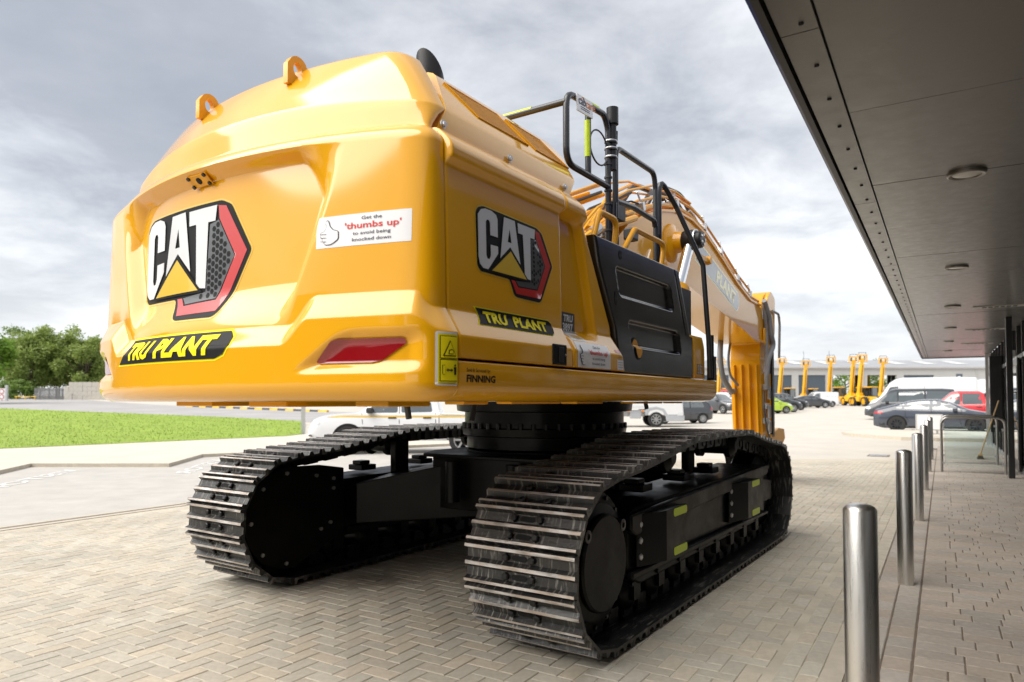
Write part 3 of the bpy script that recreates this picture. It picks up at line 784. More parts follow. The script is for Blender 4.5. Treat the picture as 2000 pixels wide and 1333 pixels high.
def tank_extra(x, z):
    d = box_recess(x, z, -1.40, -.47, 2.10, 2.275, .032, .012, slant=-.28, r=.035)
    d += box_recess(x, z, -1.23, -.33, 1.785, 1.945, .032, .012, slant=-.28, r=.035)
    xs_ = -.40 + (2.42 - z) * .42
    if z > 1.93: d += .012 * (1 - smooth(.004, .010, abs(x - xs_)))
    return d
tank = panel('tank_panel', lambda z: xfront(z) + .012 + .05 * smooth(2.2, 2.42, z), lambda z: -.035 if z < 1.93 else -.10 - (z - 1.93) * .42, 1.607, 2.425, BLK, nu=130, nv=130,
             ds=lambda z: .052 + .025 * max(0, z - 1.9), extra=tank_extra)
panel('step_box', lambda z: -.018, lambda z: .325 - .0 * z, 1.607, 1.955, YEL, nu=14, nv=30, ds=lambda z: .050 + .6 * max(0, z - 1.84) ** 1.6, extra=lambda x, z: .04 * smooth(.22, .33, x), thick=.2)
pr = [(-W + .004, 1.596), (-W, 1.585), (-W, 1.50), (-W + .008, 1.475), (-W + .03, 1.448), (-W + .065, 1.428), (-W + .11, 1.420), (-W + .25, 1.420), (-W + .25, 1.596)]
mb = MB(); mb.prism(pr, 0, -3.095, .395); rk = mb.build('rocker_panel', YEL, exc, sharp=50, bev=.008)
o = mesh_obj('rocker_panel', rk.data, exc); o.scale.y = -WL / W
b_ = o.modifiers.new('bevel', 'BEVEL'); b_.width = .008; b_.segments = 2; b_.limit_method = 'ANGLE'
# body core and floor, with lugs hanging below
MB().box(-3.05, -1.95, -1.28, 1.28, 1.44, 2.58).box(-1.96, .30, -1.28, -.42, 1.44, 2.36).box(-1.96, -.3, -.43, 1.28, 1.44, 2.36).box(-.31, 2.0, .42, 1.30, 1.44, 1.60).box(-.3, .55, -.42, .42, 1.44, 1.9).build('house_frame', MATS['black_satin'], exc, 0)
for x, y, w, l, z in ((-2.9, -.9, .22, .3, 1.39), (-2.95, -.35, .3, .55, 1.388), (-3.0, .25, .34, .5, 1.39), (-2.7, -1.2, .12, .2, 1.40), (-2.2, -1.25, .1, .5, 1.402), (-1.5, -1.2, .12, .35, 1.40), (-.6, -1.22, .12, .5, 1.40), (.2, -1.15, .1, .2, 1.40)):
    MB().box(x - l / 2, x + l / 2, y - w / 2, y + w / 2, z + .006, 1.44).build('floor_lug', MATS['yellow_matt'], exc, 0, bev=.006)
for p in (((-2.7, -.8, 1.42), (-2.68, -.8, 1.33)), ((-2.3, -.95, 1.42), (-2.36, -.97, 1.31)), ((-.5, -1.2, 1.42), (-.47, -1.2, 1.37))):
    MB().tube(p, .016, 8).build('drain_hose', MATS['hose'], exc)
MB().box(-1.62, -.3, -1.33, -.42, 2.362, 2.398).build('deck', MATS['black_satin'], exc, 0, bev=.006)

# ---------------------------------------------------------------- engine hood
hp = [(-1.312, 2.60), (-1.312, 2.645), (-1.297, 2.745), (-1.285, 2.768), (-1.205, 2.865), (-1.115, 2.975), (-1.03, 3.078), (-.99, 3.112), (-.94, 3.137), (-.86, 3.152), (-.6, 3.164), (0, 3.172)]
hp2 = hp + [(-y, z) for y, z in hp[-2::-1]]
def hx0(z): return -3.085 + (z - 2.63) * .74 + .010 if z > 2.63 else -3.075
def hx1(z): return -1.86 + smooth(2.62, 2.78, z) * .10 + smooth(2.78, 2.98, z) * .17 - smooth(2.98, 3.16, z) * .06
nxh = 24; hv = []
for y, z in hp2:
    for i in range(nxh + 1): hv.append((hx0(z) + (hx1(z) - hx0(z)) * i / nxh, y, z))
k = nxh + 1; hf = [(j * k + i, j * k + i + 1, (j + 1) * k + i + 1, (j + 1) * k + i) for j in range(len(hp2) - 1) for i in range(nxh)]
hf = [f[::-1] for f in hf]
hf += [tuple(j * k + nxh for j in range(len(hp2))), tuple(j * k for j in range(len(hp2) - 1, -1, -1))]
hood = MB().add(hv, hf).build('engine_hood', YEL, exc, sharp=28)
bm = bmesh.new(); bm.from_mesh(hood.data); bmesh.ops.recalc_face_normals(bm, faces=bm.faces); bm.to_mesh(hood.data); bm.free()
mat('grille_mesh', (.44, .225, .02), .55, bump=.0)
def slope_pt(x, z, off=.0):
    y = -1.285 + (z - 2.768) * (1.285 - 1.03) / (3.078 - 2.768); nn = Vector((0, -.772, .635)); return Vector((x, y, z)) + nn * off
for x0, x1 in ((-2.72, -2.26), (-2.17, -1.80)):
    g = MB(); za, zb_ = 2.86, 3.035; sh = -.10
    q = [slope_pt(x0 + .10, za, .002), slope_pt(x1 + .10, za, .002), slope_pt(x1, zb_, .002), slope_pt(x0, zb_, .002)]
    g.add(q, [(0, 1, 2, 3)])
    gr = g.build('grille', MATS['grille_mesh'], hood, 0)
    fr = MB()
    qq = [p + Vector((0, -.772, .635)) * .001 for p in q]
    fr.tube(qq + [qq[0]], .004, 6, caps=False); fr.build('grille_frame', MATS['yellow_matt'], gr, 0) if False else fr.build('grille_frame', MATS['yellow_matt'], hood, 0)
    sl = MB(); n = 26
    for i in range(1, n):
        t = i / n; a, b = q[0].lerp(q[3], t), q[1].lerp(q[2], t); sl.tube([a, b], .0022, 4, caps=False)
    for i in range(1, 50):
        t = i / 50; a, b = q[0].lerp(q[1], t), q[3].lerp(q[2], t); sl.tube([a, b], .0016, 4, caps=False)
    tag(sl.build('grille_wires', MATS['yellow_matt'], hood, 0), kind='stuff')
for x in (-3.03, -2.50, -1.93):
    MB().lathe([(.020, 0), (.020, -.004), (.012, -.004), (.012, -.014)], c=(x, -1.318, 2.665), ax=1, n=10).build('hood_bolt', MATS['zinc'], hood)
# exhaust: a pipe with its mouth cut on a slant
m_ = MB(); n = 28; R_, r_ = .078, .071; ey_, ex_ = -.80, -2.52
ring = [[], [], [], []]
for j in range(n):
    a = 2 * math.pi * j / n; c, s = math.cos(a), math.sin(a)
    zt = 3.36 + c * .11
    ring[0].append((ex_ + R_ * c, ey_ + R_ * s, 3.10)); ring[1].append((ex_ + R_ * c - .0, ey_ + R_ * s, 3.35 - (R_ * c + .078) * 1.25))
    ring[2].append((ex_ + r_ * c, ey_ + r_ * s, 3.35 - (r_ * c + .078) * 1.25)); ring[3].append((ex_ + r_ * c, ey_ + r_ * s, 3.10))
vv = [p for r in ring for p in r]
m_.add(vv, [(q * n + j, q * n + (j + 1) % n, (q + 1) * n + (j + 1) % n, (q + 1) * n + j) for q in range(3) for j in range(n)])
m_.build('exhaust_pipe', MATS['black_satin'], exc, sharp=50)

# ---------------------------------------------------------------- handrails
RB = MATS['rail_black']; YR = -1.2
def rail(pts, r=.021, rad=.07, m=RB, name='handrail', parent=exc):
    return MB().tube(arc_path(pts, rad), r, 12).build(name, m, parent)
def strip_on(o, a, b, up=(0, 0, 1), r=.021):
    a, b = Vector(a), Vector(b); u = Vector(up); MB().tube([a + u * .006, b + u * .006], r * .93, 10).build('reflective_strip', MATS['lime_reflect'], o)
ra = rail([(-1.12, YR, 2.90), (-1.70, YR, 2.90), (-1.70, YR, 3.345), (-1.17, YR, 3.385), (-1.115, YR, 3.30), (-1.115, YR, 2.38)], rad=.10)
strip_on(ra, (-1.48, YR, 3.366), (-1.28, YR, 3.381))
rv = rail([(-1.41, YR, 2.90), (-1.41, YR, 3.36)], rad=.01); strip_on(rv, (-1.41, YR, 3.02), (-1.41, YR, 3.26), (-1, 0, 0))
rl = rail([(-1.70, YR, 3.285), (-1.70, .2, 3.285), (-1.70, .25, 2.6)]); strip_on(rl, (-1.70, -.95, 3.285), (-1.70, -.3, 3.285))
rail([(-1.00, YR, 2.38), (-1.00, YR, 3.215), (-.30, YR, 3.225), (-.27, YR, 3.1), (-.27, YR, 2.38)], rad=.09)
rail([(-.985, YR, 2.83), (-.70, YR, 2.855), (-.30, YR, 2.845), (-.285, YR, 2.80)], rad=.03)
r3 = rail([(-.20, YR, 2.38), (-.20, YR, 3.23), (.02, YR - .06, 3.02), (.20, -1.42, 2.55), (.265, -1.44, 1.93), (.30, -1.44, 1.62)], rad=.07)
m_ = MB().tube([(-1.06, YR, 2.38), (-1.06, YR, 2.80)], .036, 12).tube([(-1.06, YR, 2.38), (-1.06, YR, 2.56)], .05, 12).box(-1.03, -.9, YR - .03, YR + .03, 2.70, 2.80)
m_.build('rail_socket', MATS['black_satin'], exc); MB().tube([(-.235, YR, 2.38), (-.235, YR, 2.74)], .034, 12).build('rail_socket', MATS['black_satin'], exc)
mm = MB().tube([(-1.085, YR - .02, 3.02), (-1.085, YR - .02, 3.36)], .027, 14).tube([(-1.085, YR - .02, 3.34), (-1.085, YR - .02, 3.455)], .042, 18)
cap_ = mm.build('beacon_tube', MATS['black_satin'], exc)
for z in (3.10, 3.16, 3.21): MB().lathe([(.045, z), (.047, z + .006), (.045, z + .012)], c=(-1.098, YR - .012, 0), n=18).build('hose_clip', MATS['zinc'], cap_)
MB().tube([(-1.035, YR - .02, 3.22), (-1.03, YR - .02, 3.31)], .014).build('beacon_lever', MATS['black_satin'], cap_)
MB().tube([(-1.12 + .13 * (math.cos(a) - 1) - .005, YR, 3.13 + .115 * math.sin(a)) for a in lin(.3, 2 * math.pi - .5, 22)], .006, 6).build('cable', MATS['hose'], exc)
for z in lin(2.5, 3.05, 7): MB().lathe([(.028, z), (.028, z + .012)], c=(-1.115, YR, 0), n=12).build('cable_tie', MATS['hose'], exc)
MB().tube([(-1.085, YR - .03, 3.03), (-1.09, YR - .028, 2.8), (-1.10, YR - .024, 2.4)], .008, 6).build('cable', MATS['hose'], exc)
def yrail(pts): return MB().tube(arc_path(pts, .06), .019, 12).build('grab_rail', MATS['yellow_matt'], exc)
yrail([(-1.66, -1.36, 2.40), (-1.57, -1.36, 2.60), (-1.32, -1.36, 2.60), (-1.36, -1.36, 2.42)])
yrail([(-1.24, -1.36, 2.40), (-1.04, -1.36, 2.60), (-.50, -1.36, 2.60), (-.56, -1.36, 2.42)])
MB().lathe([(.05, 2.40), (.05, 2.46), (.075, 2.46), (.075, 2.50)], c=(-.75, -1.1, 0), n=18).build('filler_cap', MATS['black_satin'], exc)
MB().box(.335, .40, -1.46, -1.40, 1.60, 1.80).tube([(.37, -1.43, 1.78), (.37, -1.43, 1.98)], .02).build('rail_foot', MATS['black_satin'], exc, 0)

# ---------------------------------------------------------------- cab on the far side
cab = MB().box(.15, 1.95, .45, 1.38, 1.60, 2.15).prism([(.15, 3.2), (1.55, 3.2), (1.75, 3.12), (1.75, 3.06), (.15, 3.06)], 1, .45, 1.38)
for x, y in ((.18, .48), (.18, 1.35), (1.05, 1.35), (1.05, .48)): cab.box(x - .03, x + .03, y - .03, y + .03, 2.14, 3.07)
for y in (.48, 1.35): cab.tube([(1.92, y, 2.14), (1.72, y, 3.08)], .035)
cb = cab.build('cab', MATS['black_satin'], exc, 0)
MB().box(.21, 1.02, .470, .474, 2.16, 3.05).box(.21, 1.02, 1.356, 1.360, 2.16, 3.05).box(.172, .176, .52, 1.32, 2.16, 3.05).build('cab_glass', MATS['clear_glass'], cb, 0)

# ---------------------------------------------------------------- boom
def both(poly, y, name, m, parent=exc, bev=.012): return MB().prism(poly, 1, -y, y).build(name, m, parent, sharp=30, bev=bev)
btop = [(.05, 1.95), (.35, 2.45), (.75, 2.95), (1.15, 3.24), (1.6, 3.45), (2.1, 3.62), (2.6, 3.72), (3.1, 3.73), (3.6, 3.66), (4.3, 3.46), (5.1, 3.20), (5.8, 3.04), (6.4, 3.02)]
bbot = [(6.85, 2.92), (6.98, 2.72), (6.85, 2.52), (6.5, 2.42), (6.05, 2.40), (5.46, 2.52), (4.2, 2.70), (2.97, 2.87), (2.35, 2.80), (1.8, 2.52), (1.25, 2.05), (.75, 1.68), (.35, 1.58), (.08, 1.70)]
boom = both(btop + bbot, .295, 'boom', MATS['yellow_side'])
def ribbon(pts, y, t, name, parent):
    P = [Vector((p[0], 0, p[1])) for p in pts]; m_ = MB(); v = []
    for i, p in enumerate(P):
        d = (P[min(i + 1, len(P) - 1)] - P[max(i - 1, 0)]).normalized(); nn = Vector((-d.z, 0, d.x))
        for q in (p - nn * t, p + nn * t):
            for s in (-y, y): v.append((q.x, s, q.z))
    f = []
    for i in range(len(P) - 1):
        a, b = i * 4, i * 4 + 4; f += [(a, b, b + 1, a + 1), (a + 2, a + 3, b + 3, b + 2), (a, a + 2, b + 2, b), (a + 1, b + 1, b + 3, a + 3)]
    f += [(0, 1, 3, 2), (len(v) - 4, len(v) - 2, len(v) - 1, len(v) - 3)]
    m_.add(v, f); return m_.build(name, MATS['yellow_side'], parent, sharp=30)
ribbon(btop, .325, .014, 'top_flange', boom); ribbon(bbot[3:-1], .325, .014, 'bottom_flange', boom)
for s in (-1, 1):
    MB().lathe([(.24, s * .28), (.22, s * .33), (.13, s * .36), (.11, s * .46)], c=(2.42, 0, 3.30), ax=1, n=28).build('pin_boss', MATS['yellow_side'], boom)
    MB().lathe([(.115, s * .45), (.125, s * .47), (.125, s * .60), (.10, s * .62), (.10, s * .66), (.085, s * .68)], c=(2.42, 0, 3.30), ax=1, n=28).build('pin_cap', MATS['black_satin'], boom)
    MB().lathe([(.128, s * .595), (.128, s * .61)], c=(2.42, 0, 3.30), ax=1, n=28).build('pin_seal', MATS['zinc'], boom)
    for k in range(5):
        a = k * 1.256; MB().lathe([(.016, s * .68), (.016, s * .695)], c=(2.42 + .055 * math.cos(a), 0, 3.30 + .055 * math.sin(a)), ax=1, n=6).build('pin_bolt', MATS['zinc'], boom)
    cyl = MB().tube([(1.25, s * .53, 1.55), (1.95, s * .53, 2.60)], .12, 20).tube([(1.95, s * .53, 2.60), (2.0, s * .53, 2.68)], .135, 20).build('boom_cylinder', MATS['yellow_matt'], exc)
    MB().tube([(1.98, s * .53, 2.64), (2.42, s * .53, 3.30)], .062, 20).build('cylinder_rod', MATS['chrome'], cyl)
MB().box(2.55, 2.80, -.62, -.56, 3.10, 3.15).lathe([(.045, -.64), (.055, -.60), (.055, -.54), (.045, -.52)], c=(2.84, 0, 3.13), ax=1, n=16).build('grease_arm', MATS['yellow_matt'], boom, 30)
# tubes along the top of the boom
def along(off, y, i0, i1):
    out = []
    for i in range(i0, i1):
        a, b = btop[max(i - 1, 0)], btop[min(i + 1, len(btop) - 1)]; d = Vector((b[0] - a[0], b[1] - a[1])).normalized()
        out.append((btop[i][0] - d.y * off, y, btop[i][1] + d.x * off))
    return out
for off, y, r_, i0, i1, mm in ((.07, -.27, .028, 1, 13, 'yellow_matt'), (.07, -.18, .024, 1, 13, 'yellow_matt'), (.075, -.09, .028, 1, 13, 'yellow_matt'), (.07, .06, .03, 1, 13, 'yellow_matt'), (.07, .18, .03, 1, 13, 'yellow_matt'),
                               (.16, -.29, .016, 4, 12, 'yellow_matt'), (.24, -.24, .013, 5, 10, 'yellow_matt'), (.26, .05, .013, 4, 10, 'yellow_matt'), (.15, .26, .02, 2, 12, 'yellow_matt')):
    MB().tube(along(off, y, i0, i1), r_, 8).build('hydraulic_tube', MATS[mm], boom)
for i in (2, 4, 6, 8, 9, 10, 11):
    p = along(.09, 0, i, i + 1)[0]; a, b = btop[i - 1], btop[i + 1]; an = -math.atan2(b[1] - a[1], b[0] - a[0])
    T = Matrix.Translation(p) @ Matrix.Rotation(an, 4, 'Y')
    MB().box(-.035, .035, -.325, -.04, -.045, .055, 0, T).build('tube_clamp', MATS['zinc'], boom, 0, bev=.006)
    MB().tube([T @ Vector((0, -.29, .05)), T @ Vector((0, -.27, .16))], .012).tube([T @ Vector((0, -.27, .16)), T @ Vector((0, -.24, .17 if i in (4, 11) else .15))], .012).build('clamp_post', MATS['zinc'], boom)
for y, dx_ in ((-.02, 0), (.12, .15), (.22, -.2)):
    MB().tube(arc_path([(2.3 + dx_, y, 3.75), (2.7 + dx_, y, 4.12), (3.4 + dx_, y - .05, 4.16), (4.0 + dx_, y - .12, 3.72)], .5, 8), .034, 10).build('hydraulic_hose', MATS['hose'], boom)
rg_ = random.Random(4)
for k in range(16):
    i = rg_.randrange(2, 11); y = rg_.uniform(-.3, .25); a = along(.10, y, i, i + 1)[0]; b = along(.12, y + rg_.uniform(-.1, .1), i + 1, i + 2)[0]
    a, b = Vector(a), Vector(b); c = a.lerp(b, .5) + Vector((0, rg_.uniform(-.08, .08), .10))
    MB().tube([a, a.lerp(c, .6) + Vector((0, 0, .03)), c, b.lerp(c, .6) + Vector((0, 0, .02)), b], .011, 6).build('hydraulic_hose', MATS['hose' if k % 3 else 'zinc'], boom)
for k in range(7):
    i = rg_.randrange(2, 11); p = Vector(along(.09, rg_.uniform(-.3, 0), i, i + 1)[0]); q = p + Vector((.14, 0, .02))
    MB().tube([p, q], .034, 8).tube([p + (q - p) * .3, p + (q - p) * .5], .042, 6).build('coupling', MATS['zinc'], boom)
# pipes and valve plumbing between cab and tank, behind the rails
for k, (y, xo, zz) in enumerate(((-.30, .0, 3.26), (-.20, .1, 3.3), (-.10, .16, 3.36), (.02, .22, 3.40), (.12, .28, 3.44), (-.38, -.1, 3.16))):
    MB().tube(arc_path([(-.6 + xo, y, 2.2), (-.35 + xo, y, 2.62), (.35 + xo, y, 2.98), (.85 + xo, y, zz), (1.3 + xo, y, zz + .16)], .12), .034 if k % 2 else .026, 8).build('hydraulic_tube', MATS['yellow_matt'], exc)
    p = Vector((.30 + xo, y, 2.96)); MB().tube([p, p + Vector((.16, 0, .085))], .05, 8).build('coupling', MATS['zinc'], exc)
rg_ = random.Random(12)
for k in range(14):
    y = rg_.uniform(-.42, .55); xo = rg_.uniform(-.15, .35); zz = 3.2 + rg_.uniform(0, .34); r_ = rg_.choice((.018, .024, .03))
    MB().tube(arc_path([(-.7 + xo, y, 2.3), (-.4 + xo, y + rg_.uniform(-.05, .05), 2.68 + rg_.uniform(-.05, .1)), (.3 + xo, y, 2.98 + rg_.uniform(-.06, .12)), (.8 + xo, y, zz), (1.5 + xo, y * .7, zz + .3)], .12), r_, 8).build('hydraulic_tube', MATS['yellow_matt' if k % 4 else 'hose'], exc)
    p = Vector((rg_.uniform(-.2, .6), y, 2.85 + rg_.uniform(-.05, .25))); MB().tube([p, p + Vector((.10, 0, .07))], .042, 8).build('coupling', MATS['zinc' if k % 2 else 'yellow_matt'], exc)
MB().tube(arc_path([(.0, -.3, 2.9), (.5, -.3, 3.28), (1.2, -.3, 3.62), (1.9, -.3, 3.86), (2.6, -.28, 3.97), (3.2, -.26, 3.97)], .2), .014, 8).build('hose_guard_rail', MATS['yellow_matt'], exc)
MB().tube(arc_path([(-.2, .0, 2.95), (.4, .0, 3.42), (1.1, .0, 3.72), (1.9, .02, 3.96), (2.6, .04, 4.05)], .2), .014, 8).build('hose_guard_rail', MATS['yellow_matt'], exc)
MB().box(-.9, .1, -.55, .35, 2.40, 2.62).box(-.5, -.1, -.4, .1, 2.62, 2.8).build('valve_cover', MATS['yellow_matt'], exc, 0, bev=.02)
wl = MB().box(-.07, .07, -.05, .05, -.055, .055).build('work_light', MATS['black_satin'], exc, 0, bev=.015); wl.location = (.55, -.62, 2.98)
MB().box(.071, .076, -.04, .04, -.042, .042).build('lamp_lens', MATS['lamp_glass'], wl, 0)
MB().tube([(.55, -.62, 2.93), (.52, -.5, 2.8), (.6, -.32, 2.75)], .012).build('lamp_bracket', MATS['black_satin'], exc)

# ---------------------------------------------------------------- stick (arm), its hoses and the hitch
spoly = [(6.62, 2.40), (6.45, 2.55), (6.62, 2.98), (6.85, 3.24), (7.08, 3.34), (7.28, 3.26), (7.36, 3.0), (7.30, 2.3), (7.18, 1.2), (7.12, .72), (6.95, .60), (6.74, .72), (6.66, 1.2), (6.58, 2.1)]
MBk = MB(); stick = both(spoly, .25, 'stick', MATS['yellow_side'])
for i in range(4):
    y = -.195 + .125 * i
    MB().prism([(6.60, 2.06), (6.53, 2.04), (6.615, .80), (6.70, .80)], 1, y - .014, y + .014).build('rib', MATS['yellow_matt'], stick, 0, bev=.006)
MB().prism(round_poly([(6.9, 2.6), (7.34, 2.55), (7.40, 3.25), (7.1, 3.36), (6.86, 3.2)], .08), 1, -.315, -.25).build('cheek_plate', MATS['yellow_side'], stick, 30, bev=.01)
MB().lathe([(.15, -.335), (.15, -.32), (.10, -.345)], c=(6.84, 0, 2.70), ax=1, n=24).build('pin_cap', MATS['yellow_matt'], stick)
MB().prism([(6.56, 2.66), (7.02, 2.66), (7.02, 2.42), (6.8, 2.32), (6.56, 2.42)], 1, -.335, -.30).build('nose_plate', MATS['yellow_side'], boom, 30, bev=.02)
MB().tube(arc_path([(6.45, -.36, 3.10), (6.75, -.37, 2.85), (6.82, -.38, 2.55), (6.98, -.38, 2.40), (6.60, -.38, 2.14), (6.48, -.38, 1.82), (6.60, -.36, 1.66)], .15), .042, 10).build('hydraulic_hose', MATS['hose_grey'], stick)
MB().tube(arc_path([(6.55, -.33, 3.05), (6.70, -.33, 2.6), (6.66, -.34, 2.2), (6.52, -.34, 1.9)], .15), .03, 10).build('hydraulic_hose', MATS['hose_grey'], stick)
MB().tube(arc_path([(7.1, -.34, 3.0), (7.45, -.36, 2.98), (7.52, -.36, 2.80), (7.45, -.36, 2.2)], .08), .022, 8).build('hydraulic_tube', MATS['hose_grey'], stick)
MB().tube(arc_path([(6.62, -.30, 1.6), (6.52, -.32, 1.3), (6.66, -.33, .95), (7.0, -.33, .70)], .2), .016, 8).build('hydraulic_hose', MATS['hose'], stick)
for z in (1.62, 1.30, 1.05): MB().box(6.70, 6.86, -.33, -.25, z, z + .09).tube([(6.78, -.34, z + .05), (6.78, -.34, z - .16)], .035).build('valve', MATS['zinc'], stick, 0, bev=.008)
MB().tube([(6.95, -.30, 1.9), (6.98, -.30, .9)], .03).build('hydraulic_tube', MATS['yellow_matt'], stick)
MB().box(7.16, 7.30, -.31, -.255, .80, 2.30).build('hose_guard', MATS['black_satin'], stick, 0, bev=.01)
MB().tube(arc_path([(5.9, .2, 2.42), (5.72, .16, 2.15), (5.80, .15, 1.82), (6.3, .15, 1.58), (6.7, .2, 1.62)], .3), .045, 10).tube(arc_path([(6.1, .1, 2.42), (5.95, .1, 2.1), (6.05, .1, 1.85), (6.5, .1, 1.7)], .3), .022, 8).build('hydraulic_hose', MATS['hose_grey'], boom)
MB().tube([(4.2, 0, 3.78), (5.7, 0, 3.45)], .13, 20).build('stick_cylinder', MATS['yellow_matt'], exc)
MB().tube([(5.7, 0, 3.45), (7.05, 0, 3.20)], .07, 16).build('cylinder_rod', MATS['chrome'], exc)
hit = MB().prism([(6.75, .70), (7.15, .85), (7.65, .95), (8.05, .92), (8.12, .74), (7.7, .52), (7.3, .46), (6.9, .48)], 1, -.30, -.24).prism([(6.75, .70), (7.15, .85), (7.65, .95), (8.05, .92), (8.12, .74), (7.7, .52), (7.3, .46), (6.9, .48)], 1, .24, .30).box(7.2, 7.9, -.24, .24, .60, .82)
hit.build('quick_hitch', MATS['yellow_matt'], exc, 30, bev=.012)

# ---------------------------------------------------------------- undercarriage
CH = MATS['chassis']
MB().lathe([(.74, 1.33), (.79, 1.34), (.80, 1.42), (.74, 1.42)], n=64).build('swing_ring', CH, exc)
MB().lathe([(.64, 1.00), (.70, 1.02), (.70, 1.12), (.735, 1.13), (.745, 1.19), (.72, 1.20), (.72, 1.34)], n=64).build('swing_bearing', CH, exc)
bt = MB().lathe([(.018, 0), (.018, .05)], n=6).mesh('bearing_bolt', MATS['black_satin'])
for k in range(44):
    a = 2 * math.pi * k / 44; o = mesh_obj('bearing_bolt', bt, exc); o.location = (.728 * math.cos(a), .728 * math.sin(a), 1.185)
MB().lathe([(.66, .70), (.70, .97), (.70, 1.00)], n=48).build('turret_base', CH, exc)
cbm = MB().prism([(-.95, -.62), (-.6, -.8), (.6, -.8), (.95, -.62), (.95, .62), (.6, .8), (-.6, .8), (-.95, .62)], 2, .955, .985).prism([(-.85, -.6), (.85, -.6), (.85, .6), (-.85, .6)], 2, .52, .955)
for sx in (-1, 1):
    for sy in (-1, 1):
        q0, q1 = Vector((sx * .45, sy * .35, 0)), Vector((sx * 1.0, -1.08 if sy < 0 else 1.27, 0)); d = (q1 - q0).normalized(); e = Vector((-d.y, d.x, 0)) * .26
        v = [q0 - e + Vector((0, 0, .95)), q0 + e + Vector((0, 0, .95)), q1 + e + Vector((0, 0, .72)), q1 - e + Vector((0, 0, .72)), q0 - e + Vector((0, 0, .45)), q0 + e + Vector((0, 0, .45)), q1 + e + Vector((0, 0, .38)), q1 - e + Vector((0, 0, .38))]
        cbm.add(v, [(0, 3, 2, 1), (4, 5, 6, 7), (0, 1, 5, 4), (1, 2, 6, 5), (2, 3, 7, 6), (3, 0, 4, 7)])
cbo = cbm.build('car_body', CH, exc, 0, bev=.008)
bm = bmesh.new(); bm.from_mesh(cbo.data); bmesh.ops.recalc_face_normals(bm, faces=bm.faces); bm.to_mesh(cbo.data); bm.free()
for y in (-.3, .3): MB().tube([(-.95, y, .60), (-.95, y, .93)], .06, 12).build('hose_port', CH, exc)

PIT = .2160; TY = 1.27; HWS = .345
def track_path():
    P = []; zb_ = .048; c0, r0 = (-1.875, .515), .467; c1, r1 = (2.02, .512), .464
    for i in range(60): P.append((c0[0] + (c1[0] - c0[0]) * i / 60, zb_))
    for i in range(41): a = R(-90 + (172) * i / 40); P.append((c1[0] + r1 * math.cos(a), c1[1] + r1 * math.sin(a)))
    A, B = P[-1], (.92, 1.135)
    for i in range(1, 16): t = i / 16; P.append((A[0] + (B[0] - A[0]) * t, A[1] + (B[1] - A[1]) * t - .012 * math.sin(math.pi * t)))
    C_ = (-.62, 1.135)
    for i in range(0, 21): t = i / 20; P.append((B[0] + (C_[0] - B[0]) * t, B[1] + (C_[1] - B[1]) * t + .02 * (1 - (2 * t - 1) ** 2) * .4))
    e = R(98); D = (c0[0] + r0 * math.cos(e), c0[1] + r0 * math.sin(e))
    for i in range(1, 16): t = i / 16; P.append((C_[0] + (D[0] - C_[0]) * t, C_[1] + (D[1] - C_[1]) * t - .018 * math.sin(math.pi * t)))
    for i in range(0, 41): a = e + (R(270) - e) * i / 40; P.append((c0[0] + r0 * math.cos(a), c0[1] + r0 * math.sin(a)))
    return P
TP = track_path(); cum = [0]
for a, b in zip(TP, TP[1:] + TP[:1]): cum.append(cum[-1] + math.hypot(b[0] - a[0], b[1] - a[1]))
TL = cum[-1]; NS = round(TL / PIT); PIT = TL / NS
def at_len(s):
    s %= TL
    import bisect
    i = bisect.bisect_right(cum, s) - 1; a, b = TP[i], TP[(i + 1) % len(TP)]; t = (s - cum[i]) / max(1e-6, cum[i + 1] - cum[i])
    return (a[0] + (b[0] - a[0]) * t, a[1] + (b[1] - a[1]) * t)
pf = [(-.113, -.012), (-.113, .001), (-.1085, .036), (-.0915, .038), (-.082, .006), (-.034, .004), (-.016, .030), (.003, .031), (.019, .004), (.066, .006), (.079, .038), (.094, .037), (.100, .004), (.102, -.012)]
sh = MB(); n = len(pf); hw = HWS
sv = [(p[0], -hw, p[1]) for p in pf] + [(p[0], hw, p[1]) for p in pf]
worn = {2, 6, 10}
for i in range(n):
    sh.add([sv[i], sv[(i + 1) % n], sv[n + (i + 1) % n], sv[n + i]], [(0, 1, 2, 3)], 1 if i in worn else 0)
sh.add(sv, [tuple(range(n - 1, -1, -1)), tuple(range(n, 2 * n))])
for t in (-.058, .042):
    for y in (-.082, .082): sh.lathe([(.022, .004), (.022, .026), (.015, .031)], c=(t, y, 0), n=6, mi=2)
    q = [(t + .011 * sx, y_, .0075) for sx, y_ in ((-1, -.035), (1, -.035), (1, .035), (-1, .035))]
    sl_ = [(t + .015 * math.sin(a), (.033 if math.cos(a) > 0 else -.033) + .015 * math.cos(a), .0078) for a in lin(0, 2 * math.pi * 15 / 16, 16)]
    sh.add(sl_, [tuple(range(15, -1, -1))], 3)
for y in (-.10, .10):
    for a, b in ((-.118, .02), (-.02, .118)): sh.box(a, b, y - .022 + (.02 if a > -.1 else -.02), y + .022 + (.02 if a > -.1 else -.02), -.105, -.012, 2)
for y in (-.06, .06): sh.box(-.120, -.100, y - .018, y + .018, -.02, .010, 3)
shoe = sh.mesh('track_shoe', [MATS['shoe_paint'], MATS['shoe_steel'], MATS['black_satin'], MATS['hole']], 30)
bm = bmesh.new(); bm.from_mesh(shoe); bmesh.ops.remove_doubles(bm, verts=bm.verts, dist=1e-5); bmesh.ops.recalc_face_normals(bm, faces=bm.faces); bm.to_mesh(shoe); bm.free()
shoe.set_sharp_from_angle(angle=R(30))
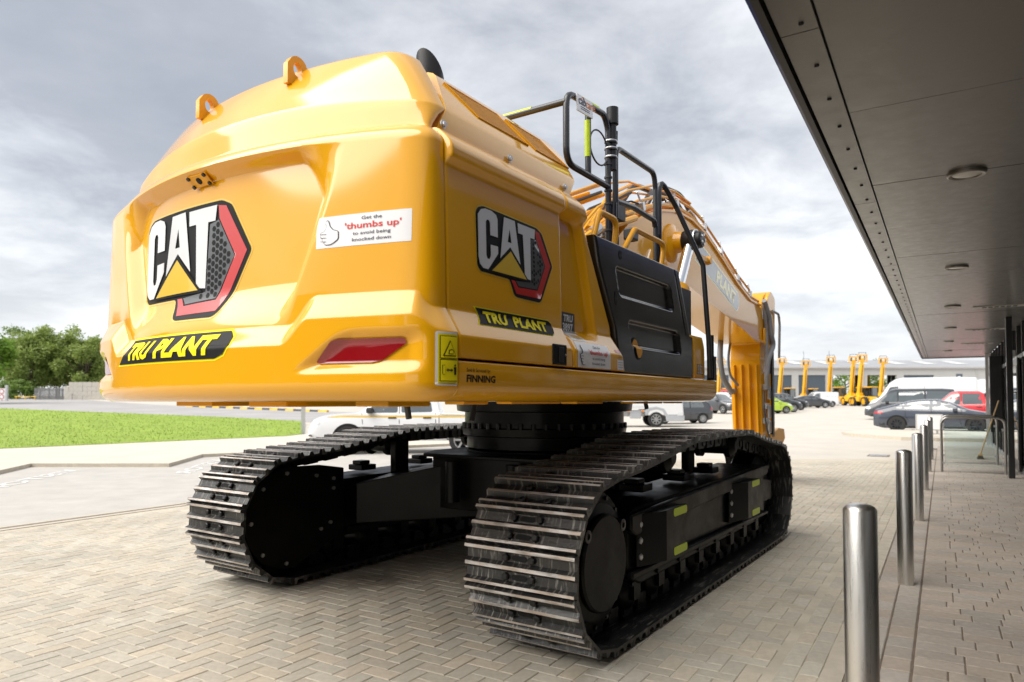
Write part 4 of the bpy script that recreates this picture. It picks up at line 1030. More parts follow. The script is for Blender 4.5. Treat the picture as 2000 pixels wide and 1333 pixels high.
for side in (-1, 1):
    TS = 1.27 if side < 0 else 1.45
    YC = side * TS; lab = 'right' if side < 0 else 'left'
    pins = MB()
    for k in range(NS):
        p = at_len((k + .5) * PIT); q = at_len((k + .5) * PIT + .02); d = Vector((q[0] - p[0], q[1] - p[1])).normalized(); nn = Vector((d.y, -d.x))
        c = (p[0] - nn.x * .058, p[1] - nn.y * .058); pins.lathe([(.034, -.15), (.034, .15)], c=(c[0], YC, c[1]), ax=1, n=10)
    chain = pins.build('track_chain', MATS['black_satin'], exc)
    for k in range(NS):
        a, b = at_len(k * PIT), at_len((k + 1) * PIT); c = ((a[0] + b[0]) / 2, (a[1] + b[1]) / 2); d = math.atan2(b[1] - a[1], b[0] - a[0])
        o = mesh_obj('track_shoe', shoe, chain); o.location = (c[0], YC, c[1]); o.rotation_euler = (R(180), d, 0) if False else (0, 0, 0)
        # shoe x along the path, z pointing out of the loop
        tx = Vector((math.cos(d), 0, math.sin(d))); up = Vector((math.sin(d), 0, -math.cos(d))); yy = up.cross(tx)
        o.matrix_local = Matrix(((tx.x, yy.x, up.x, c[0]), (tx.y, yy.y, up.y, YC), (tx.z, yy.z, up.z, c[1]), (0, 0, 0, 1)))
    yo = side * (TS + .23); yi = side * (TS - .20); ys_ = lambda v: side * v
    fr = MB().prism([(-1.50, .36), (-1.50, .70), (-1.38, .755), (1.62, .80), (1.74, .74), (1.74, .34), (1.5, .27), (-1.3, .27)], 1, yi, yo)
    fr.prism([(-1.52, .64), (-1.52, .735), (1.78, .80), (1.78, .76), (1.70, .70), (-1.45, .60)], 1, yo, yo + side * .045)
    fr.prism([(-1.52, .34), (-1.52, .39), (1.70, .35), (1.70, .315)], 1, yo, yo + side * .05)
    fr.prism([(1.70, .42), (2.05, .42), (2.05, .62), (1.70, .66)], 1, yo - side * .1, yo)
    frame = fr.build('track_frame', CH, exc, 30, bev=.012)
    MB().lathe([(.40, side * .155), (.40, side * .19), (.335, side * .20), (.335, side * .225), (.315, side * .235)], c=(-1.86, side * TS, .512), ax=1, n=48).build('drive_housing', CH, frame)
    cv = MB().lathe([(.275, side * .23), (.275, side * .26), (.262, side * .272), (.02, side * .274)], c=(-1.86, side * TS, .512), ax=1, n=48).build('drive_cover', CH, frame)
    for a in (40, 140): MB().lathe([(.036, side * .235), (.036, side * .275), (.018, side * .276), (.018, side * .268)], c=(-1.86 + .285 * math.cos(R(a)), side * TS, .512 + .285 * math.sin(R(a))), ax=1, n=16).build('drain_plug', MATS['black_paint'], cv)
    for k in range(16):
        a = 2 * math.pi * k / 16; MB().lathe([(.014, side * .19), (.014, side * .208)], c=(-1.86 + .37 * math.cos(a), side * TS, .512 + .37 * math.sin(a)), ax=1, n=6).build('housing_bolt', MATS['black_paint'], frame)
    # sprocket teeth, idler, rollers
    sp = MB().lathe([(.30, -.04), (.36, -.04), (.36, .04), (.30, .04)], c=(-1.87, side * TS, .515), ax=1, n=42)
    for k in range(20):
        a = 2 * math.pi * k / 20; T = Matrix.Translation((-1.87, side * TS, .515)) @ Matrix.Rotation(a, 4, 'Y'); sp.box(.34, .42, -.035, .035, -.022, .022, 0, T)
    sp.build('sprocket', CH, frame, 30)
    MB().lathe([(.10, -.17), (.33, -.12), (.36, -.10), (.36, -.07), (.335, -.06), (.335, .06), (.36, .07), (.36, .10), (.33, .12), (.10, .17)], c=(2.02, side * TS, .515), ax=1, n=48).build('idler', CH, frame)
    for x in (-.62, .92):
        MB().lathe([(.05, -.20), (.09, -.17), (.105, -.16), (.105, -.11), (.075, -.10), (.075, .10), (.105, .11), (.105, .16), (.09, .17), (.05, .20)], c=(x, side * TS, 1.02), ax=1, n=28).build('carrier_roller', CH, frame)
        MB().box(x - .09, x + .09, side * (TS - .25) - .035, side * (TS - .25) + .035, .74, 1.06).build('roller_bracket', CH, frame, 0, bev=.01)
    for k in range(8):
        x = -1.32 + k * .405
        MB().lathe([(.05, -.19), (.10, -.17), (.115, -.15), (.115, -.10), (.085, -.09), (.085, .09), (.115, .10), (.115, .15), (.10, .17), (.05, .19)], c=(x, side * TS, .215), ax=1, n=20).build('track_roller', CH, frame)
        for s_ in (1, -1): MB().box(x - .05, x + .05, side * TS + s_ * .20 - .02, side * TS + s_ * .20 + .02, .18, .33).lathe([(.014, 0), (.014, s_ * .02)], c=(x - .12, side * TS + s_ * .225, .30), ax=1, n=6).build('roller_lug', CH, frame, 0)
    for x0 in (-.95, -.15, .55): MB().box(x0, x0 + .18, side * TS - .10, side * TS + .08, .795, .845).box(x0 + .02, x0 + .14, side * TS - .06, side * TS + .05, .845, .88).build('frame_block', CH, frame, 0, bev=.008)
    # access steps with reflective ends on the outside
    for x0 in (-1.42, .48):
        yb, ye = yo, side * (TS + .345)
        st = MB(); w_ = .66
        def sx_(t): return x0 + t * w_
        pl = [(sx_(.42), .40), (sx_(1.0), .40), (sx_(1.0), .465)] + [(sx_(1.0) - .10 * math.sin(a), .56 - .095 * math.cos(a)) for a in lin(.25, math.pi - .25, 9)] + [(sx_(1.0), .655), (sx_(1.0), .72), (sx_(.42), .72)]
        st.prism(pl, 1, ye - side * .03, ye)
        st.add([(sx_(0), yb, .40), (sx_(0), yb, .72), (sx_(.42), ye - side * .03, .72), (sx_(.42), ye - side * .03, .40), (sx_(.42), ye, .72), (sx_(.42), ye, .40), (sx_(0), yb + side * .03, .72), (sx_(0), yb + side * .03, .40)],
               [(0, 1, 2, 3), (7, 5, 4, 6), (1, 6, 4, 2), (0, 3, 5, 7)])
        st.box(sx_(.42), sx_(.98), min(yb, ye - side * .03), max(yb, ye - side * .03), .695, .715).box(sx_(.42), sx_(.98), min(yb, ye - side * .03), max(yb, ye - side * .03), .405, .425)
        so = st.build('access_step', CH, frame, 0, bev=.004)
        if side < 0:
            for z in (.662, .408):
                q = round_poly([(sx_(.62), z), (sx_(.985), z), (sx_(.985), z + .052), (sx_(.62), z + .052)], .02)
                MB().prism(q, 1, ye, ye + side * .003).build('reflective_strip', MATS['lime_reflect'], so, 0)
        for z in (.46, .56, .66): MB().lathe([(.022, side * .0), (.022, side * .014), (.014, side * .02)], c=(sx_(.06), yb + side * .03, z), ax=1, n=6).build('step_bolt', MATS['zinc'], so)
    # inner motor cover with its ring of bolts
    mc = MB().prism([(-1.30, .32), (-1.30, .86), (-1.55, .90)] + [(-1.86 + .40 * math.cos(a), .512 + .40 * math.sin(a)) for a in lin(R(80), R(280), 22)], 1, yi - side * .005, yi - side * .05).build('motor_cover', CH, frame, 30, bev=.01)
    bl = [(-1.86 + .35 * math.cos(R(a)), .512 + .35 * math.sin(R(a))) for a in (95, 135, 180, 225, 265)] + [(-1.42, .78), (-1.42, .70), (-1.45, .42), (-1.55, .38), (-1.6, .82)]
    for x, z in bl: MB().lathe([(.016, -side * .05), (.016, -side * .064)], c=(x, yi, z), ax=1, n=6).build('cover_bolt', MATS['zinc'], mc)
    for k in range(9): MB().lathe([(.010, -side * .0), (.010, -side * .016)], c=(-1.2 + .36 * k, yi, .33), ax=1, n=6).build('frame_bolt', MATS['zinc'], frame)
    MB().box(-1.25, 1.0, yi - side * .03 - .01, yi - side * .03 + .01, .30, .34).build('inner_rail', CH, frame, 0)
# ================================================================== DECALS, pressed onto the panels they sit on
def bvh_of(objs):
    V, F = [], []
    for o in objs:
        k = len(V); V += [tuple(v.co) for v in o.data.vertices]; F += [tuple(i + k for i in p.vertices) for p in o.data.polygons]
    return BVHTree.FromPolygons(V, F)
side_bvh = bvh_of([door, corner, tank, rk, cw]); rear_bvh = bvh_of([cw]); boom_bvh = bvh_of([boom])
class Decal:
    def __init__(s): s.shapes = []
    def poly(s, pts, m, lay, holes=()): 
        loops = [[Vector((*p, 0)) for p in pts]] + [[Vector((*p, 0)) for p in h] for h in holes]
        al = [tuple(p[:2]) for l in loops for p in l]; s.shapes.append((al, [tuple(t) for t in tessellate_polygon(loops)], m, lay)); return s
    def text(s, t, cx, cy, h, m, lay, off=0., shear=0., sx=1., align='c', spacing=1.):
        v, f = text_verts(t, 1.0, off, shear, 1., spacing)
        x0, x1 = min(q[0] for q in v), max(q[0] for q in v)
        k = h / .70
        ox = {'c': (x0 + x1) / 2, 'l': x0, 'r': x1}[align]
        s.shapes.append(([((q[0] - ox) * k * sx + cx, q[1] * k + cy) for q in v], f, m, lay)); return s
    def build(s, name, parent, bvh, mapper, direc, cell=.03, celly=None, thick=.0012):
        mats_, V, F, MI = [], [], [], []
        for al, fs, m, lay in s.shapes:
            bm = bmesh.new(); vs_ = [bm.verts.new((p[0], p[1], 0)) for p in al]
            for f in fs:
                try: bm.faces.new([vs_[i] for i in f])
                except ValueError: pass
            x0, x1 = min(p[0] for p in al), max(p[0] for p in al); y0, y1 = min(p[1] for p in al), max(p[1] for p in al)
            for a0, a1, no, cl_ in ((x0, x1, (1, 0, 0), cell), (y0, y1, (0, 1, 0), celly or cell)):
                k = math.floor(a0 / cl_) + 1
                while k * cl_ < a1:
                    bmesh.ops.bisect_plane(bm, geom=bm.faces[:] + bm.edges[:] + bm.verts[:], plane_co=tuple(q * k * cl_ for q in no), plane_no=no); k += 1
            if m not in mats_: mats_.append(m)
            mi = mats_.index(m); bm.verts.ensure_lookup_table(); k0 = len(V); ok = []
            d = Vector(direc)
            for v in bm.verts:
                o_ = Vector(mapper(v.co.x, v.co.y)); hit, nn, _, _ = bvh.ray_cast(o_, d)
                if hit is None: V.append(tuple(o_)); ok.append(False)
                else: V.append(tuple(hit - d * (.0012 + thick * lay))); ok.append(True)
            for f in bm.faces:
                ii = [v.index for v in f.verts]
                if all(ok[i] for i in ii): F.append(tuple(k0 + i for i in ii)); MI.append(mi)
            bm.free()
        me = bpy.data.meshes.new(name); me.from_pydata(V, [], F)
        for m in mats_: me.materials.append(MATS[m])
        me.polygons.foreach_set('material_index', MI); me.polygons.foreach_set('use_smooth', [True] * len(F))
        # make all faces look outward
        bm = bmesh.new(); bm.from_mesh(me); dd = -Vector(direc)
        rev = [f for f in bm.faces if f.normal.dot(dd) < 0]
        if rev: bmesh.ops.reverse_faces(bm, faces=rev)
        bm.to_mesh(me); bm.free()
        return mesh_obj(name, me, parent)
rear = lambda y0, z0, k=1: (lambda a, b: (-6.0, y0 - a * k, z0 + b * k))
flank = lambda x0, z0, k=1: (lambda a, b: (x0 + a * k, -4.0, z0 + b * k))
XD, YD = (1, 0, 0), (0, 1, 0)
def grow(poly, g):
    """offset a simple polygon outward by g"""
    n = len(poly); ar = sum(poly[i][0] * poly[(i + 1) % n][1] - poly[(i + 1) % n][0] * poly[i][1] for i in range(n)); sg = 1 if ar > 0 else -1; out = []
    for i in range(n):
        a, p, b = Vector(poly[i - 1]), Vector(poly[i]), Vector(poly[(i + 1) % n]); e1, e2 = (p - a).normalized(), (b - p).normalized()
        n1, n2 = Vector((e1.y, -e1.x)) * sg, Vector((e2.y, -e2.x)) * sg; m = (n1 + n2); m = m / max(.3, m.dot(n1)); q = p + m * g; out.append((q.x, q.y))
    return out
BADGE = [(.043, .355), (.062, .378), (.102, .392), (.578, .386), (.63, .365), (.734, .205), (.613, .004), (.59, -.009), (.374, -.007), (.35, .003), (.313, .075), (.074, .078), (.049, .100)]
RED = [(.562, .371), (.603, .364), (.713, .204), (.600, .012), (.372, .010), (.328, .075), (.361, .075), (.389, .045), (.573, .052), (.657, .195), (.569, .326)]
HEX = [(.518, .312), (.566, .322), (.653, .194), (.569, .058), (.394, .051), (.368, .075), (.505, .085)]
CC = [(.056, .345), (.081, .372), (.116, .383), (.166, .383), (.204, .371), (.215, .352), (.215, .263), (.152, .263), (.152, .322), (.144, .333), (.127, .333), (.118, .320), (.118, .163), (.126, .145), (.144, .147), (.154, .165), (.154, .217), (.215, .219), (.215, .184), (.131, .095), (.090, .096), (.066, .113), (.056, .145)]
AA = [(.271, .376), (.366, .377), (.410, .163), (.321, .236), (.233, .166)]; AH = [(.318, .326), (.333, .258), (.300, .258)]
TT = [(.392, .373), (.557, .372), (.550, .320), (.510, .320), (.506, .097), (.451, .102), (.438, .322), (.395, .322)]
TRI = [(.321, .214), (.465, .094), (.159, .094)]
def badge():
    d = Decal(); bp_ = round_poly(BADGE, .012, 2)
    d.poly(grow(bp_, .007), 'gold_vinyl', 0); d.poly(bp_, 'black_vinyl', 1).poly(RED, 'red_vinyl', 2).poly(HEX, 'grey_vinyl', 2)
    r = .0125; 
    for i in range(20):
        for j in range(24):
            x = .38 + i * r * 1.62; y = .06 + j * r * 1.87 + (i % 2) * r * .935
            h = [(x + r * .78 * math.cos(a), y + r * .78 * math.sin(a)) for a in lin(0, 2 * math.pi * 5 / 6, 6)]
            def inp(px, py):
                c = False; k = len(HEX) - 1
                for q in range(len(HEX)):
                    if (HEX[q][1] > py) != (HEX[k][1] > py) and px < (HEX[k][0] - HEX[q][0]) * (py - HEX[q][1]) / (HEX[k][1] - HEX[q][1]) + HEX[q][0]: c = not c
                    k = q
                return c
            if all(inp(*p) for p in h): d.poly(h, 'black_vinyl', 3)
    d.poly(CC, 'silver_vinyl', 4).poly(TT, 'silver_vinyl', 4).poly(AA, 'silver_vinyl', 4, [AH]).poly(grow(TRI, .012), 'black_vinyl', 5).poly(TRI, 'gold_vinyl', 6)
    return d
badge().build('maker_badge', cw, rear_bvh, rear(.755, 1.852, 1.53), XD, .015, thick=.0016)
badge().build('maker_badge', door, side_bvh, flank(-2.925, 1.945, .99), YD, .05)
def plate(slant, kb='black_vinyl', ky='yellow_vinyl'):
    d = Decal()
    if slant: P = [(-.06, 0), (.87, 0), (.925, .018), (.955, .06), (.945, .10), (.905, .13), (.0, .13), (.012, .10), (.01, .06)]
    else: P = [(0, 0), (.67, 0), (.70, .015), (.712, .04), (.70, .067), (.67, .08), (0, .08), (.018, .06), (.022, .04), (.014, .018)]
    d.poly(grow(P, .010 if slant else .006), ky, 0).poly(P, kb, 1)
    if slant: d.text('TRU', .18, .024, .084, 'yellow_vinyl', 2, .05, .0, 1.10, spacing=1.02); d.text('PLANT', .61, .024, .088, 'yellow_vinyl', 2, .05, .0, 1.22, spacing=1.02)
    else: d.text('TRU', .155, .016, .050, ky, 2, .045, .05, 1.42, spacing=1.03); d.text('PLANT', .475, .016, .050, ky, 2, .045, .05, 1.46, spacing=1.03)
    return d
plate(True).build('name_plate', cw, rear_bvh, rear(.60, 1.622, 1.05), XD, .03, .006, thick=.003)
plate(False).build('name_plate', door, side_bvh, flank(-2.90, 1.772, .96), YD, .05, .006, thick=.003)
# the plate on the boom runs with it
A, B = Vector((3.27, 3.26)), Vector((5.20, 2.76)); dvec = (B - A).normalized(); up_ = Vector((-dvec.y, dvec.x)); kk = (B - A).length / .72
def boom_map(a, b): p = A + dvec * a * kk + up_ * b * kk * 1.25; return (p.x, -3.0, p.y)
plate(False, 'glare_black', 'glare_yellow').build('name_plate', boom, boom_bvh, boom_map, YD, .5, thick=.0015)
def hand(d, ox, oy, h, m='grey_vinyl'):
    """outlined fist with its thumb up"""
    O = [(.10, .52), (.30, .56), (.38, .72), (.34, .92), (.40, 1.0), (.50, .96), (.58, .74), (.72, .60), (.92, .54), (1.0, .50), (1.0, .20), (.90, .14), (.78, .06), (.60, .0), (.36, .0), (.28, .06), (.30, .13), (.20, .15), (.17, .24), (.21, .29), (.10, .31), (.08, .40), (.12, .43), (.04, .47)]
    O = round_poly(O, .06, 2)
    P = [(ox + x * h * .80, oy + y * h) for x, y in O]
    g = .011 * h * 1.6; d.poly(grow(P, g * .5), m, 1).poly(grow(P, -g), 'white_vinyl', 2)
    for y in (.43, .29, .14): 
        l = [(.12, y), (.42, y - .02), (.42, y + .0), (.12, y + .022)]; d.poly([(ox + x * h * .80, oy + yy * h) for x, yy in l], m, 3)
    return d
mat('ink', (.06, .06, .10), .5)
def thumbs():
    d = Decal(); d.poly(round_poly([(0, 0), (.57, 0), (.57, .20), (0, .20)], .006, 2), 'white_vinyl', 0); hand(d, .018, .018, .16, 'ink')
    d.text('Get the', .345, .160, .021, 'ink', 1, .012, 0, 1.3); d.text("'thumbs up'", .350, .107, .038, 'text_red', 1, .02, 0, 1.34)
    d.text('to avoid being', .345, .066, .021, 'ink', 1, .012, 0, 1.3); d.text('knocked down', .345, .026, .021, 'ink', 1, .012, 0, 1.3); return d
thumbs().build('warning_sticker', cw, rear_bvh, lambda a, b: (-6.0, -.85 - a * .815, 2.10 + b * .70), XD, .012, thick=.0018)
thumbs().build('warning_sticker', corner, side_bvh, flank(-2.045, 1.612, .715), YD, .06, .005, thick=.003)
d = Decal(); d.poly([(0, 0), (.17, 0), (.17, .165), (0, .165)], 'white_vinyl', 0).poly([(0, .052), (.17, .052), (.17, .165), (0, .165)], 'grey_vinyl', 1)
d.text('TRU', .09, .115, .036, 'white_vinyl', 2, .04, .08, 1.1); d.text('3897', .085, .062, .040, 'white_vinyl', 2, .04, 0, 1.02); d.text('truplant', .085, .016, .024, 'gold_vinyl', 2, .03, .1, 1.0)
d.build('fleet_number', corner, side_bvh, flank(-2.055, 1.762), YD, .06, .005, thick=.003)
d = Decal(); d.poly(round_poly([(0, 0), (.118, 0), (.118, .225), (0, .225)], .008, 2), 'white_vinyl', 0).poly([(.008, .010), (.110, .010), (.110, .215), (.008, .215)], 'yellow_vinyl', 1)
for y0, y1 in ((.018, .108), (.112, .207)): d.poly([(.014, y0), (.104, y0), (.104, y1), (.014, y1)], 'black_vinyl', 2).poly([(.0165, y0 + .0025), (.1015, y0 + .0025), (.1015, y1 - .0025), (.0165, y1 - .0025)], 'yellow_vinyl', 3)
d.poly([(.024, .122), (.094, .122), (.059, .190)], 'black_vinyl', 4).poly([(.030, .126), (.088, .126), (.059, .182)], 'yellow_vinyl', 5)
d.poly([(.046, .130), (.070, .130), (.078, .142), (.066, .152), (.050, .148)], 'black_vinyl', 6).poly([(.049, .133), (.068, .133), (.072, .141), (.064, .148), (.053, .145)], 'yellow_vinyl', 7)
d.poly([(.022, .045), (.034, .045), (.034, .085), (.022, .085)], 'black_vinyl', 4).poly([(.024, .047), (.032, .047), (.032, .083), (.024, .083)], 'yellow_vinyl', 5)
d.poly([(.040, .064), (.050, .056), (.050, .061), (.066, .061), (.066, .056), (.076, .064), (.066, .072), (.066, .067), (.050, .067), (.050, .072)], 'black_vinyl', 4)
d.poly([(.082, .045), (.094, .045), (.096, .078), (.080, .078)], 'black_vinyl', 4).poly([(.084 + .004 + .005 * math.cos(a), .085 + .005 * math.sin(a)) for a in lin(0, 5.6, 9)], 'black_vinyl', 4)
d.build('safety_label', cw, side_bvh, flank(-3.222, 1.487), YD, .008, thick=.0022)
d = Decal(); d.text('Sold & Serviced by:', 0, .052, .016, 'black_vinyl', 0, .005, 0, 1.0, 'l'); d.text('FINNING', 0, .008, .030, 'black_vinyl', 0, .035, .05, 1.25, 'l')
d.build('dealer_mark', rk, side_bvh, flank(-3.045, 1.498), YD, .05)
d = Decal(); d.text('352', .0, 0, .075, 'black_vinyl', 0, .035, .05, .92); d.text('352', .0, .002, .070, 'silver_vinyl', 1, .012, .05, .92)
sb = [o for o in exc.children if o.name.startswith('step_box')][0]
d.build('model_number', sb, bvh_of([sb]), flank(.115, 1.645), YD, .06)
d = Decal(); d.poly([(0, 0), (.085, 0), (.085, .125), (0, .125)], 'white_vinyl', 0).poly([(0, .105), (.085, .105), (.085, .125), (0, .125)], 'red_vinyl', 1)
for y in lin(.015, .09, 6): d.poly([(.008, y), (.076, y), (.076, y + .002), (.008, y + .002)], 'grey_vinyl', 1)
d.build('instruction_label', corner, side_bvh, flank(-1.545, 1.615), YD, .06)
d = Decal(); d.text('CAT', 0, .0, .045, 'grey_vinyl', 0, .01, 0, 1.2)
# reflectors in their pockets
for s in (1, -1):
    P = round_poly([(-.09, .0), (.335, .0), (.49, .088), (.49, .104), (.05, .104), (-.0, .08)], .02, 3)
    P = round_poly([(0, .006), (.012, 0), (.34, 0), (.40, .010), (.53, .080), (.53, .100), (.515, .105), (.15, .105), (.11, .095)], .008, 2)
    dd = Decal().poly(P, 'reflector_red', 2); mp = (lambda a, b, s=s: (-6.0, s * (.91 + a * .79 * (1 if s < 0 else .85)), 1.585 + b * .97)); dd.build('reflector', cw, rear_bvh, mp, XD, .02, thick=.003)
# rear camera in the overhang, door latch, keyholes
cp = MB().box(-.008, 0, -.085, .085, -.034, .034).build('rear_camera', MATS['yellow_matt'], cw, 0, bev=.004); hit = rear_bvh.ray_cast(Vector((-6, .02, 2.568)), Vector((1, 0, 0)))[0]
cp.location = (hit.x - .004, .02, 2.563); cp.rotation_euler = (0, R(-46), 0)
for y, z in ((-.068, -.024), (.068, -.024), (-.068, .024), (.068, .024)): MB().lathe([(.011, -.008), (.011, -.016)], c=(0, y, z), ax=0, n=8).build('camera_bolt', MATS['black_satin'], cp)
MB().lathe([(.018, -.008), (.018, -.012), (.012, -.013)], c=(0, 0, 0), ax=0, n=16).build('camera_lens', MATS['black_vinyl'], cp)
lt = MB().box(-.072, .072, -.010, 0, -.055, .055).build('door_latch', MATS['black_satin'], door, 0, bev=.006); lt.location = (-2.25, -1.462, 1.667)
MB().box(-.028, .028, -.016, -.009, -.042, .042).build('latch_handle', MATS['black_paint'], lt, 0, bev=.004) if False else None
MB().box(-.060, .060, -.0125, -.0105, -.045, .045).build('latch_recess', MATS['hole'], door, 0).location = (-2.25, -1.462, 1.667)
MB().box(-.022, .024, -.020, -.0128, -.040, .040).build('latch_handle', MATS['black_satin'], door, 0, bev=.004).location = (-2.25, -1.462, 1.667)
MB().lathe([(.006, -.020), (.006, -.024)], c=(0, 0, 0), ax=1, n=10).build('latch_lock', MATS['zinc'], door).location = (-2.205, -1.458, 1.667)
def oval(rx, rz, n=22): return [(rx * math.cos(a), rz * math.sin(a)) for a in lin(0, 2 * math.pi * (n - 1) / n, n)]
d = Decal().poly(oval(.06, .075), 'black_satin', 1).poly(oval(.050, .064), 'yellow_matt', 2); d.build('filler_opening', tank, side_bvh, flank(-1.11, 1.775), YD, .006, thick=.004)
d = Decal().poly(oval(.022, .03), 'hole', 1); d.build('tank_lock', tank, side_bvh, flank(-1.36, 2.36), YD, .03); Decal().poly(oval(.018, .045), 'hole', 1).build('tank_slot', tank, side_bvh, flank(-1.445, 2.07), YD, .03)
# board on the rail
sg = MB().box(-.105, .105, -.004, .004, -.06, .045).build('rail_board', MATS['silver_vinyl'], exc, 0); sg.location = (-1.505, -1.225, 3.325); sg.rotation_euler = (0, R(-4), 0)
v, f = text_verts('cab', .075, .001); m_ = MB().add([(q[0] - .09, -.006, q[1] - .012) for q in v], f, 0)
v, f = text_verts('care', .075, .001); m_.add([(q[0] + .008, -.006, q[1] - .012) for q in v], f, 1)
m_.add([(-.07, -.006, .02), (-.062, -.006, .02), (-.03, -.006, .036), (.0, -.006, .022), (.006, -.006, .022), (-.028, -.006, .042)], [(0, 1, 2, 5), (2, 3, 4, 5)], 1)
for z in (-.028, -.040): m_.add([(-.06, -.006, z), (.06, -.006, z), (.06, -.006, z + .004), (-.06, -.006, z + .004)], [(0, 1, 2, 3)], 0)
mat('orange_ink', (.75, .20, .02), .5); m_.build('board_print', [MATS['ink'], MATS['orange_ink']], sg, 0)
# ================================================================== VEHICLES
mat('car_glass', (.06, .075, .078), .04, coat=1, coat_ior=2.2)
mat('tyre', (.022, .022, .022), .8); mat('arch', (.008, .008, .008), .9); mat('rim_silver', (.45, .46, .47), .3, .8); mat('rim_dark', (.05, .052, .06), .35, .6)
mat('cladding', (.03, .03, .032), .6); mat('lamp_clear', (.70, .72, .74), .08, coat=1); mat('lamp_red', (.45, .01, .012), .15, coat=1)
mat('plate_white', (.75, .76, .74), .4); mat('seam', (.01, .01, .01), .8); mat('amber', (.75, .22, .01), .3)
def paint(n, c, r=.35): return mat(n, c, r, coat=1, coat_ior=1.6, coat_r=.03)
paint('paint_blue', (.034, .044, .066)); paint('paint_white', (.76, .77, .78)); paint('paint_red', (.50, .012, .018)); paint('paint_grey', (.034, .038, .044)); paint('paint_lime', (.42, .58, .03))
paint('paint_dark', (.028, .031, .036)); paint('paint_silver', (.42, .44, .47)); paint('paint_bluegrey', (.10, .115, .135))
def interp(pts, x):
    if x <= pts[0][0]: return pts[0][1]
    for (a, va), (b, vb) in zip(pts, pts[1:]):
        if x <= b: return va + (vb - va) * (x - a) / (b - a)
    return pts[-1][1]
WHEELS = {}
def wheel_mesh(r, w, rim, spokes):
    key = (r, w, rim, spokes)
    if key not in WHEELS:
        ty = MB().lathe([(r * .66, w * .1), (r * .66, -w / 2), (r * .94, -w / 2), (r, -w * .36), (r, w * .36), (r * .94, w / 2), (r * .66, w / 2)], ax=1, n=30, caps=False).mesh('tyre', MATS['tyre'])
        rm = MB().lathe([(r * .66, -w * .49), (r * .60, -w * .49), (r * .56, -w * .15), (r * .1, -w * .15), (r * .1, w * .15), (r * .66, w * .2)], ax=1, n=30, mis=[0, 0, 1, 1, 1], caps=False)
        for k in range(spokes):
            T = Matrix.Rotation(2 * math.pi * k / spokes, 4, 'Y'); rm.box(r * .10, r * .60, -w * .46, -w * .2, -r * .07, r * .07, 0, T)
        rm.lathe([(r * .15, -w * .2), (r * .15, -w * .47), (r * .05, -w * .48)], ax=1, n=14)
        WHEELS[key] = (ty, rm.mesh('rim', [MATS[rim], MATS['arch']]))
    return WHEELS[key]
def add_wheel(root, x, y, r, w, rim, spokes, side):
    ty, rm = wheel_mesh(r, w, rim, spokes)
    e = mesh_obj('wheel', ty, root); e.location = (x, y, r); e.rotation_euler = (0, 0, 0 if side < 0 else math.pi)
    mesh_obj('rim', rm, e); return e
